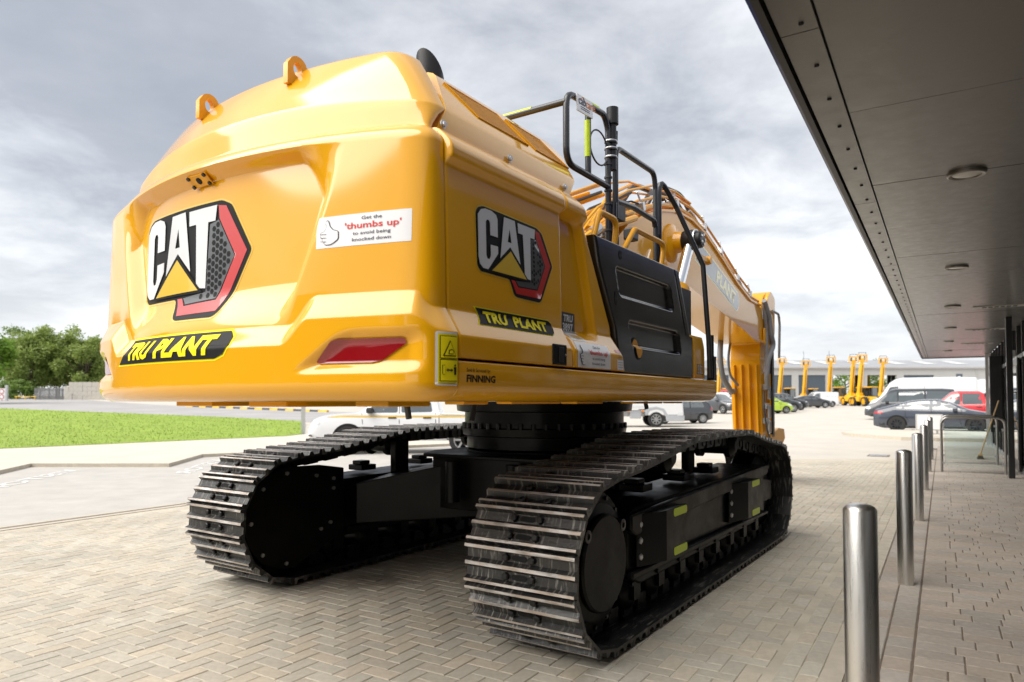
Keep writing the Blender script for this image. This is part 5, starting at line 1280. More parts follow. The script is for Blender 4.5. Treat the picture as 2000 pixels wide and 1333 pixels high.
def car(name, label, cat, loc, head, S):
    """S: L, W, top [(x,z)], belt [(x,z)], sill, wins [side window polygons], front/rear glass, wheels"""
    L, Wd = S['L'], S['W']; h = L / 2; top, belt = S['top'], S['belt']; sill = S.get('sill', .22); tum = S.get('tumble', .80)
    root = empty(name, loc, head); tag(root, label, cat, S.get('group'))
    X = sorted(set([round(v, 3) for v in lin(-h, h, 52)] + [p[0] for p in top])); cs = []
    ce = S.get('corner', .35)
    for x in X:
        e = min(x + h, h - x); k = 1 if e > ce else 1 - .20 * (1 - e / ce) ** 2.2
        hw = Wd / 2 * k; zt = interp(top, x); zb = min(interp(belt, x), zt - .02); s_ = sill + (.10 * (1 - e / .4) if e < .4 else 0)
        g = max(0., zt - zb); rt = 1 - (1 - tum) * min(1, g / .45)
        cs.append([(x, 0, s_), (x, hw * .86, s_), (x, hw * .97, s_ + .10), (x, hw, (s_ + zb) * .5), (x, hw * .985, zb - .04), (x, hw * .965, zb), (x, hw * (.965 * (1 - .5) + rt * .5), zb + g * .5), (x, hw * rt, zt - min(.07, g * .35)), (x, hw * rt * .86, zt - min(.02, g * .1)), (x, hw * rt * .5, zt), (x, 0, zt + .006)])
    n = len(cs[0]); V = [p for c in cs for p in c]; F = [(i * n + j, i * n + j + 1, (i + 1) * n + j + 1, (i + 1) * n + j) for i in range(len(cs) - 1) for j in range(n - 1)]
    F += [tuple(range(n - 1, -1, -1)), tuple((len(cs) - 1) * n + j for j in range(n))]
    k = len(V); V2 = V + [(x, -y, z) for x, y, z in V]; F2 = F + [tuple(i + k for i in f[::-1]) for f in F]
    bm = bmesh.new(); vs_ = [bm.verts.new(v) for v in V2]
    for f in F2:
        try: bm.faces.new([vs_[i] for i in f])
        except ValueError: pass
    bmesh.ops.remove_doubles(bm, verts=bm.verts, dist=1e-4); bmesh.ops.recalc_face_normals(bm, faces=bm.faces)
    me = bpy.data.meshes.new('body'); bm.to_mesh(me); bm.free(); me.materials.append(MATS[S['paint']])
    me.polygons.foreach_set('use_smooth', [True] * len(me.polygons)); me.set_sharp_from_angle(angle=R(28))
    body = mesh_obj('body', me, root); bvh = bvh_of([body])
    r = S.get('r', .33); tw = S.get('tw', .22); sides = S.get('sides', (-1, 1))
    for sd in sides:
        mp = lambda a, b, sd=sd: (a, sd * 4.0, b); dr_ = (0, -sd, 0)
        for wp in S.get('wins', ()): Decal().poly(round_poly(wp, .05, 2), 'car_glass', 1).build('side_window', root, bvh, mp, dr_, .25, thick=.002)
        for (a, b, c_, d_, m) in S.get('bands', ()): Decal().poly([(a, c_), (b, c_), (b, d_), (a, d_)], m, 2).build(S.get('bandname', 'trim_strip'), body, bvh, mp, dr_, .3, thick=.002)
        for sm in S.get('seams', ()):
            dd = Decal(); 
            for (xa, za), (xb, zb) in zip(sm, sm[1:]):
                t = Vector((xb - xa, zb - za)).normalized() * .008; dd.poly([(xa - t.y, za + t.x), (xb - t.y, zb + t.x), (xb + t.y, zb - t.x), (xa + t.y, za - t.x)], 'seam', 2)
            dd.build('door_seam', body, bvh, mp, dr_, .3, thick=.002)
        for (x, z) in S.get('handles', ()): MB().box(x - .11, x + .11, -.02, .02, z - .018, z + .018).build('door_handle', MATS[S.get('handle_mat', 'cladding')], root, 0, bev=.01).location = (0, sd * Wd / 2 * .99, 0)
        for x in S['wheels']:
            ar = r * S.get('archk', 1.16); A = [(x + ar * math.cos(a), r + ar * math.sin(a)) for a in lin(0, math.pi, 15)] + [(x - ar, sill - .05), (x + ar, sill - .05)]
            if S.get('flare'): B = [(x + (ar + .07) * math.cos(a), r + (ar + .07) * math.sin(a)) for a in lin(0, math.pi, 15)] + [(x - ar - .07, sill - .05), (x + ar + .07, sill - .05)]; Decal().poly(B, S['flare'], 1).build('wheel_arch', body, bvh, mp, dr_, .3, thick=.003)
            Decal().poly(A, 'arch', 2).build('wheel_arch', body, bvh, mp, dr_, .3, thick=.003)
            add_wheel(root, x, sd * (Wd / 2 - tw / 2 + .015), r, tw, S.get('rim', 'rim_silver'), S.get('spokes', 5), sd)
        if 'mirror' in S:
            x, z = S['mirror']; y = sd * (Wd / 2 * .95 + .10); MB().box(-.09, .09, -.11, .11, -.075, .075).build('wing_mirror', MATS[S.get('mirror_mat', S['paint'])], root, 0, bev=.04).location = (x, y, z)
    for key, nm, m in (('fglass', 'windscreen', 'car_glass'), ('rglass', 'rear_window', 'car_glass')):
        if key in S:
            z0, z1, w0, w1 = S[key]; sx = 1 if key == 'fglass' else -1
            Decal().poly(round_poly([(-w0, z0), (w0, z0), (w1, z1), (-w1, z1)], .06, 2), m, 1).build(nm, root, bvh, lambda a, b, sx=sx: (sx * 6.0, a, b), (-sx, 0, 0), .12, thick=.002)
    for nm, m, sx, y0, y1, z0, z1 in S.get('lamps', ()):
        for sd in (-1, 1): Decal().poly(round_poly([(sd * y0, z0), (sd * y1, z0 + .02), (sd * y1, z1), (sd * y0, z1 - .02)], .03, 2), m, 3).build(nm, root, bvh, lambda a, b, sx=sx: (sx * 6.0, a, b), (-sx, 0, 0), .06, thick=.002)
    for nm, m, x0, x1, z0, z1 in S.get('slamps', ()):
        for sd in sides: Decal().poly(round_poly([(x0, z0), (x1, z0), (x1, z1), (x0, z1)], .03, 2), m, 3).build(nm, root, bvh, lambda a, b, sd=sd: (a, sd * 4.0, b), (0, -sd, 0), .06, thick=.002)
    for sx in S.get('plates', ()):
        Decal().poly([(-.26, .42), (.26, .42), (.26, .53), (-.26, .53)], 'plate_white', 4).build('number_plate', root, bvh, lambda a, b, sx=sx: (sx * 6.0, a, b), (-sx, 0, 0), .1, thick=.002)
    for (nm, m, sx, y0, y1, z0, z1) in S.get('fascia', ()):
        Decal().poly(round_poly([(y0, z0), (y1, z0), (y1, z1), (y0, z1)], .04, 2), m, 2).build(nm, root, bvh, lambda a, b, sx=sx: (sx * 6.0, a, b), (-sx, 0, 0), .1, thick=.002)
    return root
RIGHT = math.atan2(-BY.y, -BY.x); LEFT = RIGHT + math.pi     # along / against the parking rows
saloon = dict(L=4.72, W=1.85, top=[(-2.36, .80), (-2.28, 1.00), (-2.0, 1.08), (-1.5, 1.22), (-.9, 1.38), (-.3, 1.44), (.15, 1.43), (.6, 1.30), (1.05, 1.09), (1.25, 1.01), (1.8, .90), (2.2, .78), (2.36, .60)], belt=[(-2.36, .80), (-1.6, 1.0), (-.5, .96), (1.1, .93), (2.36, .60)],
              sill=.17, paint='paint_blue', wheels=(-1.44, 1.44), r=.345, rim='rim_dark', spokes=9, mirror=(.72, 1.0), tumble=.74, sides=(-1, 1),
              wins=([(-1.48, 1.04), (-1.25, 1.02), (-1.12, 1.24), (-1.28, 1.22)], [(-1.18, 1.02), (-.22, .99), (-.18, 1.36), (-.62, 1.34), (-1.02, 1.26)], [(-.10, .99), (.93, .985), (.50, 1.27), (.18, 1.355), (-.08, 1.365)]), fglass=(1.02, 1.38, .72, .58), rglass=(1.12, 1.38, .6, .55),
              seams=([(-.15, 1.0), (-.12, .35)], [(.95, .98), (.88, .5), (.95, .34)], [(-1.1, .98), (-1.12, .75), (-.98, .45)]), lamps=(('tail_light', 'lamp_red', -1, .55, .9, .80, .90), ('headlight', 'lamp_clear', 1, .5, .86, .64, .72)), slamps=(('tail_light', 'lamp_red', -2.30, -1.98, .80, .90), ('headlight', 'lamp_clear', 1.95, 2.25, .66, .73)), plates=(-1, 1),
              bands=((-1.0, 1.0, .19, .26, 'cladding'), (-2.3, -1.9, .25, .40, 'cladding')))
def put(name, label, cat, px, Y, head, S, **kw):
    S = dict(S); S.update(kw); P = at_depth(px, Y); return car(name, label, cat, P, head, S)
put('saloon_car', 'dark blue four door saloon parked side on behind the bollards', 'car', 1826, 30.3, RIGHT, saloon)
van = dict(L=4.95, W=1.92, top=[(-2.47, 1.80), (-2.40, 1.93), (-1.8, 1.98), (.7, 1.98), (1.0, 1.90), (1.75, 1.20), (1.9, 1.10), (2.25, .98), (2.42, .80), (2.475, .55)], belt=[(-2.47, 1.08), (1.6, 1.08), (2.475, .55)], sill=.20, paint='paint_grey', wheels=(-1.5, 1.50), r=.34, tumble=.86, mirror=(1.18, 1.12), mirror_mat='cladding',
           wins=([(.62, 1.12), (1.55, 1.12), (1.0, 1.72), (.62, 1.78)], [(-.85, 1.12), (.52, 1.12), (.52, 1.80), (-.85, 1.80)], [(-2.2, 1.14), (-.95, 1.12), (-.95, 1.80), (-2.2, 1.78)]), fglass=(1.22, 1.84, .80, .70), rglass=(1.2, 1.8, .7, .65), corner=.25,
           lamps=(('headlight', 'lamp_clear', 1, .55, .9, .72, .86), ('tail_light', 'lamp_red', -1, .78, .92, .9, 1.4)), slamps=(('headlight', 'lamp_clear', 2.12, 2.40, .70, .84),), plates=(1,), bands=((-2.4, 2.42, .22, .36, 'cladding'), (-.2, .9, .62, .72, 'kerb_yellow')), flare='paint_grey',
           seams=([(.57, 1.8), (.57, .4)], [(1.58, 1.1), (1.5, .4)], [(-.9, 1.8), (-.9, .4)]), fascia=(('grille', 'cladding', 1, -.55, .55, .62, .72), ('bumper', 'cladding', 1, -.8, .8, .30, .45)))
put('passenger_van', 'dark grey passenger van parked behind the blue saloon', 'van', 1775, 44.0, LEFT, van)
tallvan = dict(L=6.4, W=2.05, top=[(-3.2, 2.55), (-3.1, 2.70), (-2.0, 2.75), (1.1, 2.75), (1.6, 2.62), (1.9, 2.40), (2.45, 1.50), (2.6, 1.36), (3.0, 1.22), (3.15, 1.0), (3.2, .6)], belt=[(-3.2, 1.35), (2.4, 1.30), (3.2, .6)], sill=.25, paint='paint_white', wheels=(-1.75, 2.1), r=.36, tumble=.88, mirror=(1.95, 1.5), mirror_mat='cladding',
               wins=([(1.35, 1.38), (2.25, 1.36), (1.85, 2.10), (1.35, 2.15)],), fglass=(1.48, 2.32, .85, .75), bands=((-3.1, 3.1, .28, .45, 'cladding'),), lamps=(('headlight', 'lamp_clear', 1, .6, .95, .85, 1.05),), seams=([(1.25, 2.1), (1.25, .4)], [(-.2, 2.2), (-.2, .4)]))
put('panel_van', 'tall white panel van with a high roof behind the grey van', 'van', 1800, 47.5, LEFT, tallvan)
pickup = dict(L=5.33, W=1.86, top=[(-2.66, .98), (-2.6, 1.06), (-.98, 1.08), (-.92, 1.10), (-.80, 1.70), (-.6, 1.80), (.3, 1.81), (.6, 1.74), (1.25, 1.16), (1.35, 1.12), (2.2, 1.05), (2.5, .96), (2.62, .80), (2.66, .55)], belt=[(-2.66, 1.04), (-.9, 1.08), (1.2, 1.06), (2.3, .95), (2.66, .55)], sill=.36, paint='paint_red', wheels=(-1.55, 1.54), r=.385, tw=.26, tumble=.78,
              mirror=(.95, 1.18), mirror_mat='cladding', wins=([(.22, 1.12), (1.10, 1.12), (.58, 1.60), (.22, 1.66)], [(-.72, 1.14), (.12, 1.12), (.12, 1.67), (-.62, 1.66)]), fglass=(1.18, 1.72, .72, .62), rglass=(1.2, 1.68, .6, .55), flare='cladding', corner=.30,
              seams=([(.17, 1.66), (.17, .5)], [(1.18, 1.1), (1.12, .5)], [(-.80, 1.1), (-.82, .6)], [(-.90, 1.06), (-.90, .45)]), handles=((.36, .98), (-.58, .98)), lamps=(('headlight', 'lamp_clear', 1, .55, .88, .84, .98), ('tail_light', 'lamp_red', -1, .80, .92, .7, 1.0)), slamps=(('headlight', 'lamp_clear', 2.30, 2.60, .80, .94),),
              fascia=(('grille', 'cladding', 1, -.5, .5, .60, .92), ('bumper', 'cladding', 1, -.85, .85, .38, .52)), plates=(1,), spokes=6)
rp = put('pickup_truck', 'red double cab pickup beyond the blue saloon', 'pickup', 1884, 35.5, LEFT, pickup)
MB().prism([(-1.0, 1.10), (-1.5, 1.10), (-1.0, 1.70), (-.82, 1.70)], 1, -.72, .72).build('sports_bar', MATS['cladding'], rp, 0, bev=.05)
wp = put('pickup_truck', 'white double cab pickup with a yellow stripe, seen beneath the excavator body', 'pickup', 800, 19.6, R(180) + R(2), pickup, paint='paint_white', bands=((-2.5, 2.45, 1.0, 1.045, 'kerb_yellow'),), bandname='yellow_stripe', flare=None, sides=(-1, 1))
lorry = put('panel_van', 'white box bodied van at the right beyond the red pickup', 'van', 1952, 52.0, LEFT, tallvan, wins=(), seams=([(-2.6, 2.6), (-2.6, .5)], [(.2, 2.6), (.2, .5)], [(-3.1, 1.9), (1.2, 1.9)]))
small = dict(L=3.7, W=1.66, top=[(-1.85, .85), (-1.80, 1.05), (-1.6, 1.32), (-1.35, 1.46), (-.2, 1.50), (.2, 1.46), (.85, 1.02), (1.0, .96), (1.5, .88), (1.75, .74), (1.85, .5)], belt=[(-1.85, .9), (.9, .92), (1.85, .5)], sill=.18, paint='paint_lime', wheels=(-1.18, 1.18), r=.30, tw=.19, tumble=.78, mirror=(.62, .98),
             wins=([(-1.3, .97), (-.45, .96), (-.45, 1.38), (-1.15, 1.36)], [(-.38, .96), (.68, .96), (.22, 1.34), (-.38, 1.40)]), fglass=(1.0, 1.42, .62, .54), rglass=(1.05, 1.38, .58, .5), lamps=(('headlight', 'lamp_clear', 1, .5, .8, .68, .80), ('tail_light', 'lamp_red', -1, .6, .82, .8, 1.0)), slamps=(('headlight', 'lamp_clear', 1.45, 1.78, .66, .78),), seams=([(-.42, 1.38), (-.42, .3)], [(.72, .95), (.68, .4)]), bands=((-1.0, 1.0, .18, .26, 'cladding'),))
G_ = 'cars parked in front of the far workshop'
put('hatchback_car', 'bright lime green small car at the left end of the far row', 'car', 1500, 58.0, R(4), small, group=G_)
suv = dict(L=4.5, W=1.86, top=[(-2.25, 1.0), (-2.2, 1.25), (-1.95, 1.52), (-1.6, 1.66), (-.3, 1.69), (.2, 1.62), (.85, 1.16), (1.0, 1.10), (1.8, 1.0), (2.1, .86), (2.25, .6)], belt=[(-2.25, 1.05), (.9, 1.04), (2.25, .6)], sill=.24, paint='paint_dark', wheels=(-1.35, 1.36), r=.365, tumble=.78, mirror=(.7, 1.12),
           wins=([(-1.75, 1.12), (-1.2, 1.10), (-1.2, 1.54), (-1.6, 1.52)], [(-1.12, 1.10), (-.3, 1.09), (-.3, 1.56), (-1.12, 1.55)], [(-.22, 1.09), (.70, 1.08), (.22, 1.48), (-.22, 1.56)]), fglass=(1.15, 1.60, .70, .6), rglass=(1.15, 1.58, .65, .56), flare='cladding', lamps=(('headlight', 'lamp_clear', 1, .52, .88, .80, .90), ('tail_light', 'lamp_red', -1, .6, .9, .95, 1.08)), slamps=(('headlight', 'lamp_clear', 1.85, 2.18, .80, .90),),
           seams=([(-.26, 1.5), (-.26, .4)], [(.78, 1.05), (.72, .45)]), plates=(1, -1), fascia=(('grille', 'cladding', 1, -.45, .45, .58, .80), ('bumper', 'cladding', 1, -.8, .8, .30, .46)), rim='rim_silver')
put('sport_utility_car', 'black sport utility car with a pale bonnet beside the lime green car', 'car', 1512, 62.0, R(6), suv, group=G_, paint='paint_dark', spokes=7)
put('sport_utility_car', 'dark grey sport utility car third in the far row', 'car', 1530, 69.0, R(6), suv, group=G_, paint='paint_grey', rim='rim_dark', spokes=10)
put('hatchback_car', 'low dark hatchback in front of the small white van', 'car', 1580, 79.0, R(3), saloon, group=G_, paint='paint_dark', rim='rim_silver')
svan = dict(van); svan.update(L=4.4, W=1.8, top=[(-2.2, 1.70), (-2.12, 1.80), (.2, 1.84), (.6, 1.76), (1.3, 1.12), (1.45, 1.05), (1.95, .92), (2.15, .74), (2.2, .5)], belt=[(-2.2, 1.06), (1.3, 1.04), (2.2, .5)], wheels=(-1.3, 1.35), r=.31, paint='paint_white', wins=([(.15, 1.10), (1.05, 1.10), (.6, 1.60), (.15, 1.66)],), seams=([(.1, 1.7), (.1, .4)], [(-2.05, 1.3), (-.3, 1.3)]), bands=((-2.1, 2.1, .2, .30, 'cladding'),), mirror=(.9, 1.08), fascia=())
put('compact_van', 'small white van with plain sides facing left in the far row', 'van', 1598, 84.0, R(180), svan, group=G_)
# beneath the excavator's right flank
put('city_car', 'small dark grey city car behind the white lorry cab', 'car', 1326, 42.0, R(180) + R(6), small, paint='paint_grey', rim='rim_silver', spokes=12)
put('sport_utility_car', 'dark sport utility car facing the camera left of the excavator arm', 'car', 1404, 60.0, R(-62), suv, paint='paint_grey', plates=(1,))
rvan = put('panel_van', 'white van with a red roof board behind the dark sport utility car', 'van', 1428, 76.0, R(-80), svan, wins=())
MB().box(-.9, .9, -.8, .8, 1.86, 2.1).build('roof_board', MATS['paint_red'], rvan, 0, bev=.05)
# flatbed lorry: cab, chassis, dropside body, wheels
lr = empty('flatbed_lorry', at_depth(1290, 38.0), R(-2)); tag(lr, 'white and grey flatbed lorry cab seen under the excavator side', 'lorry')
MB().prism([(-.9, .62), (-.9, 2.3), (-.6, 2.5), (.55, 2.5), (.98, 1.7), (1.05, .62)], 1, -1.05, 1.05).build('cab', MATS['paint_white'], lr, 30, bev=.06)
MB().prism([(-1.0, .62), (-1.0, 1.02), (-.42, 1.10), (.0, .98), (.22, .62), (1.08, .62), (1.08, .30), (.12, .30), (.08, .55), (-.10, .86), (-.42, .95), (-.76, .86), (-.92, .62)], 1, -1.07, 1.07).build('lower_trim', MATS['paint_silver'], lr, 30, bev=.03)
MB().box(-.55, .1, -1.06, -1.052, 1.6, 2.2).build('side_window', MATS['car_glass'], lr, 0)
MB().box(.70, 1.0, -1.085, -1.07, .60, .78).build('headlight', MATS['lamp_clear'], lr, 0, bev=.01)
for z in (.55, .82, 1.05): MB().box(1.08, 1.09, -.8, .8, z, z + .12).build('grille_slot', MATS['cladding'], lr, 0)
MB().box(-5.0, -.95, -.45, .45, .55, .80).build('chassis_rail', MATS['zinc'], lr, 0)
MB().box(-5.2, -1.05, -1.1, 1.1, .95, 1.08).box(-5.2, -1.05, -1.12, -1.08, 1.08, 1.55).build('dropside_body', MATS['paint_white'], lr, 0, bev=.01)
MB().box(-1.06, -1.0, -1.08, 1.08, .9, 2.2).build('headboard', MATS['cladding'], lr, 0)
for x in (-.42, -3.6):
    for sd in (-1, 1): add_wheel(lr, x, sd * .93, .41, .26, 'rim_silver', 8, sd)
MB().box(-1.8, -1.2, -1.0, -.6, .45, .9).build('fuel_tank', MATS['paint_silver'], lr, 0, bev=.05)
for x in (-1.15, -1.9): MB().box(x - .05, x + .05, -1.12, -1.1, .80, .90).build('marker_lamp', MATS['amber'], lr, 0)
# twin axle trailer far to the left
P = on_ground(394, 792); tr = empty('trailer', P, R(4)); tag(tr, 'twin axle trailer whose wheels show under the left of the counterweight', 'trailer')
MB().box(-2.4, 2.4, -.95, .95, .62, .78).box(-2.4, 2.4, -.95, -.90, .78, 1.15).build('trailer_bed', MATS['paint_silver'], tr, 0, bev=.02)
MB().tube([(2.4, 0, .6), (3.6, 0, .5)], .06).build('draw_bar', MATS['zinc'], tr)
for x in (-.75, .75):
    for sd in (-1, 1): add_wheel(tr, x, sd * 1.02, .46, .24, 'rim_silver', 5, sd)
# post by the white pickup and the low cabinet in front of the saloon
ps_ = empty('marker_post', on_ground(592, 851)); tag(ps_, 'square pale grey post standing at the end of the lawn', 'post')
MB().box(-.07, .07, -.07, .07, 0, 1.15).build('post', MATS['zinc'], ps_, 0, bev=.01); MB().box(-.08, .08, -.08, .08, 1.15, 1.17).build('post_cap', MATS['zinc'], ps_, 0)
cbn = empty('low_cabinet', at_depth(1814, 27.0), BANG - R(90)); tag(cbn, 'low pale grey metal cabinet in front of the blue saloon', 'cabinet')
cbn.location.z += .1
MB().box(-.46, .46, -.14, .14, .16, .78).build('housing', MATS['wall_panel'], cbn, 0, bev=.02); MB().box(-.40, -.01, -.145, -.14, .2, .74).build('door_panel', MATS['paint_white'], cbn, 0, bev=.002); MB().box(.01, .40, -.145, -.14, .2, .74).build('door_panel', MATS['paint_white'], cbn, 0, bev=.002)
MB().box(-.30, -.22, -.06, .06, -.15, .17).box(.22, .30, -.06, .06, -.15, .17).build('stand', MATS['zinc'], cbn, 0)

# ================================================================== TELEHANDLERS
mat('machine_yellow', (.85, .45, .012), .42, coat=.5, coat_r=.1)
MY = MATS['machine_yellow']
def telehandler():
    t = empty('telehandler', (0, 0, 0))           # faces +x
    MB().prism([(-2.2, .75), (-2.2, 1.35), (-1.6, 1.55), (-.5, 1.3), (1.5, 1.2), (1.9, 1.0), (1.9, .65), (1.2, .55), (-1.8, .55)], 1, -.55, .55).build('chassis', MY, t, 30, bev=.05)
    MB().box(-1.9, .3, -1.15, -.5, .62, 1.25).build('engine_pod', MY, t, 0, bev=.08)
    cab_ = MB()
    for x, y in ((-.65, .38), (.85, .38), (-.65, 1.12), (.85, 1.12)): cab_.box(x - .04, x + .04, y - .04, y + .04, 1.0, 2.42)
    c = cab_.box(-.68, .88, .35, 1.15, .75, 1.15).build('cab', MATS['cladding'], t, 0)
    MB().box(-.72, .95, .30, 1.2, 2.42, 2.54).build('cab_roof', MY, t, 0, bev=.03)
    MB().box(.86, .88, .42, 1.08, 1.15, 2.4).box(-.62, .82, 1.13, 1.15, 1.15, 2.4).box(-.67, -.65, .42, 1.08, 1.15, 2.4).build('cab_glass', MATS['car_glass'], c, 0)
    for x in (-1.35, 1.35):
        for sd in (-1, 1): add_wheel(t, x, sd * .98, .60, .42, 'machine_yellow', 6, sd)
    MB().box(1.55, 1.75, -1.15, -.75, 1.25, 1.33).box(1.55, 1.75, .75, 1.15, 1.25, 1.33).build('mudguard', MATS['cladding'], t, 0)
    MB().tube([(1.7, -.9, 1.2), (1.8, -1.0, 1.7)], .03).box(1.76, 1.84, -1.06, -.94, 1.62, 1.82).build('mirror', MATS['cladding'], t, 0)
    MB().box(1.85, 2.1, -.75, .75, .55, .85).build('front_axle_guard', MY, t, 0, bev=.04)
    a = R(80); bx0, bz0 = -1.35, 1.45; dx_, dz_ = math.cos(a), math.sin(a)
    def seg(s0, s1, w, hh, nm, par=t):
        T = Matrix.Translation((bx0, -.02, bz0)) @ Matrix.Rotation(-a, 4, 'Y'); return MB().box(s0, s1, -w, w, -hh, hh, 0, T).build(nm, MY, par, 0, bev=.02)
    b1 = seg(-.4, 4.2, .20, .24, 'boom'); seg(.2, 4.9, .15, .18, 'inner_boom')
    T = Matrix.Translation((bx0, -.02, bz0)) @ Matrix.Rotation(-a, 4, 'Y')
    MB().box(.4, 4.0, -.035, .035, -.255, -.242, 0, T).build('boom_hose_track', MATS['cladding'], b1, 0)
    T2 = Matrix.Translation((bx0 + 4.9 * dx_, -.02, bz0 + 4.9 * dz_))
    hd = MB()
    for z in (-.35, .42): hd.box(-.05, .09, -.66, .66, z - .07, z + .07, 0, T2)
    for y in (-.62, -.22, .22, .62): hd.box(-.05, .08, y - .05, y + .05, -.35, .42, 0, T2)
    hd.build('carriage', MY, t, 0); MB().box(-.1, .05, -.4, -.3, -.2, .3, 0, T2).box(-.1, .05, .3, .4, -.2, .3, 0, T2).tube([T2 @ Vector((0, -.5, .5)), T2 @ Vector((0, -.5, .75)), T2 @ Vector((0, .5, .75)), T2 @ Vector((0, .5, .5))], .025).build('fork_frame', MATS['cladding'], t, 0)
    MB().box(bx0 - .5, bx0 + .5, -.3, .26, 1.25, 1.75).build('boom_mount', MY, t, 0, bev=.04)
    return t
tele = telehandler(); TG = 'yellow telehandlers with raised booms'
spots = [(1532, 92, -82, 1.0, 'yellow telehandler with raised boom behind the lime green car'), (1578, 96, -88, .98, 'yellow telehandler with raised boom behind the dark parked cars'), (1627, 96, -92, 1.06, 'yellow telehandler with raised boom behind the small white van'),
         (1672, 92, -90, 1.04, 'yellow telehandler in front of the open doorway, boom leaning left'), (1690, 90, -84, 1.06, 'nearest yellow telehandler standing clear of the cars in front of the doorway'), (1730, 98, -90, 1.06, 'yellow telehandler with raised boom just left of the white van'),
         (1410, 90, -85, .98, 'yellow telehandler partly hidden behind the excavator arm'), (1700, 126, -88, .95, 'distant yellow telehandler inside the open workshop')]
for k, (px, Y, h_, s_, lab) in enumerate(spots):
    o = tele if k == 0 else copy_tree(tele); o.location = at_depth(px, Y); o.rotation_euler = (0, 0, R(h_)); s_ *= .94; o.scale = (s_, s_, s_); tag(o, lab, 'telehandler', TG)

# ================================================================== FAR WORKSHOP
mat('clad_grey', (.46, .46, .455), .5, var=.04, vscale=.5); mat('roof_grey', (.36, .37, .39), .45, metal=.3, var=.06, vscale=.4); mat('roller', (.085, .11, .14), .5, metal=.2); mat('skylight', (.60, .61, .58), .3)
YB = 110.0; gz = terr(40, YB); ws = empty('workshop_building', (0, YB, gz)); tag(ws, 'long pale grey workshop with roller doors across the yard', 'building')
def pxX(px, Y=YB): return (px - 1000) / FPX * Y
def pyZ(py, Y=YB): return CAMH + (HORIZON - py) / FPX * Y - gz
zE, zD = pyZ(720), pyZ(733)
bays = [(1300, 1350, 'door'), (1372, 1424, 'door'), (1440, 1490, 'door'), (1497, 1547, 'door'), (1560, 1613, 'door'), (1626, 1681, 'open'), (1694, 1752, 'open'), (1766, 1825, 'door')]
x_prev = pxX(1120)
for a, b, k in bays + [(2110, 2110, None)]:
    MB().box(x_prev, pxX(a) - .004, 0, .4, -.5, zE).build('wall_panel', MATS['clad_grey'], ws, 0)
    if k: MB().box(pxX(a), pxX(b), .02, .38, zD, zE - .004).build('lintel', MATS['clad_grey'], ws, 0)
    if k == 'door':
        d_ = MB().box(pxX(a) - .0, pxX(b), .2, .3, -.5, zD - .004).build('roller_door', MATS['roller'], ws, 0); z = .2
        rb_ = MB().box(pxX(a), pxX(b), .185, .2, 0, .03).mesh('door_rib', MATS['roller'], 0)
        while z < zD - .2: o = mesh_obj('door_rib', rb_, d_); o.location = (0, 0, z); z += .62
    x_prev = pxX(b)
MB().box(pxX(1120), pxX(2110), -.35, .0, zE, zE + .22).build('gutter', MATS['wall_panel'], ws, 0)
roofz = pyZ(704, YB + 9)
MB().add([(pxX(1120), -.3, zE + .22), (pxX(2110), -.3, zE + .22), (pxX(2110), 9, roofz), (pxX(1120), 9, roofz), (pxX(1120), 18, zE), (pxX(2110), 18, zE)], [(0, 1, 2, 3), (3, 2, 5, 4)]).build('roof', MATS['roof_grey'], ws, 0)
for a in (1500, 1578, 1640, 1706, 1782, 1842, 1420, 1905):
    f_ = lambda t: (zE + .22 + (roofz - zE - .22) * t + .05, -.3 + 9.3 * t)
    (za, ya), (zb, yb) = f_(.35), f_(.85); MB().add([(pxX(a - 11), ya, za), (pxX(a + 13), ya, za), (pxX(a + 9), yb, zb), (pxX(a - 13), yb, zb)], [(0, 1, 2, 3)]).build('roof_light', MATS['skylight'], ws, 0)
for px in (1617, 1671): MB().tube([(pxX(px), 9, roofz), (pxX(px), 9, roofz + 1.6)], .06).build('roof_vent', MATS['roof_grey'], ws)
MB().box(pxX(1868), pxX(1880), -.06, 0, 0, pyZ(731)).build('side_door', MATS['roller'], ws, 0)
MB().box(pxX(1871), pxX(1876), -.08, -.061, pyZ(741), pyZ(735)).build('door_notice', MATS['white_vinyl'], ws, 0)
MB().box(pxX(1687) - .06, pxX(1687) + .06, -.12, 0, 0, zE).build('downpipe', MATS['wall_panel'], ws, 0); MB().box(pxX(1907) - .06, pxX(1907) + .06, -.12, 0, 0, zE).build('downpipe', MATS['wall_panel'], ws, 0)
for a, b in ((1626, 1681), (1694, 1752)):
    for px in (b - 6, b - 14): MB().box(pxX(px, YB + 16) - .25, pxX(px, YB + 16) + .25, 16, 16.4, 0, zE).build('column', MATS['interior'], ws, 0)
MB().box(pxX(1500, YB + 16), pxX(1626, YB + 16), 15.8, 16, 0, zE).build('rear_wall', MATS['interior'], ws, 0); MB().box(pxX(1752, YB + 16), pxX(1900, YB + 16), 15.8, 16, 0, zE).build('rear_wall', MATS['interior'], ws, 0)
MB().box(pxX(1600), pxX(1790), .5, 17, zE - .35, zE - .05).build('ceiling', MATS['interior'], ws, 0)

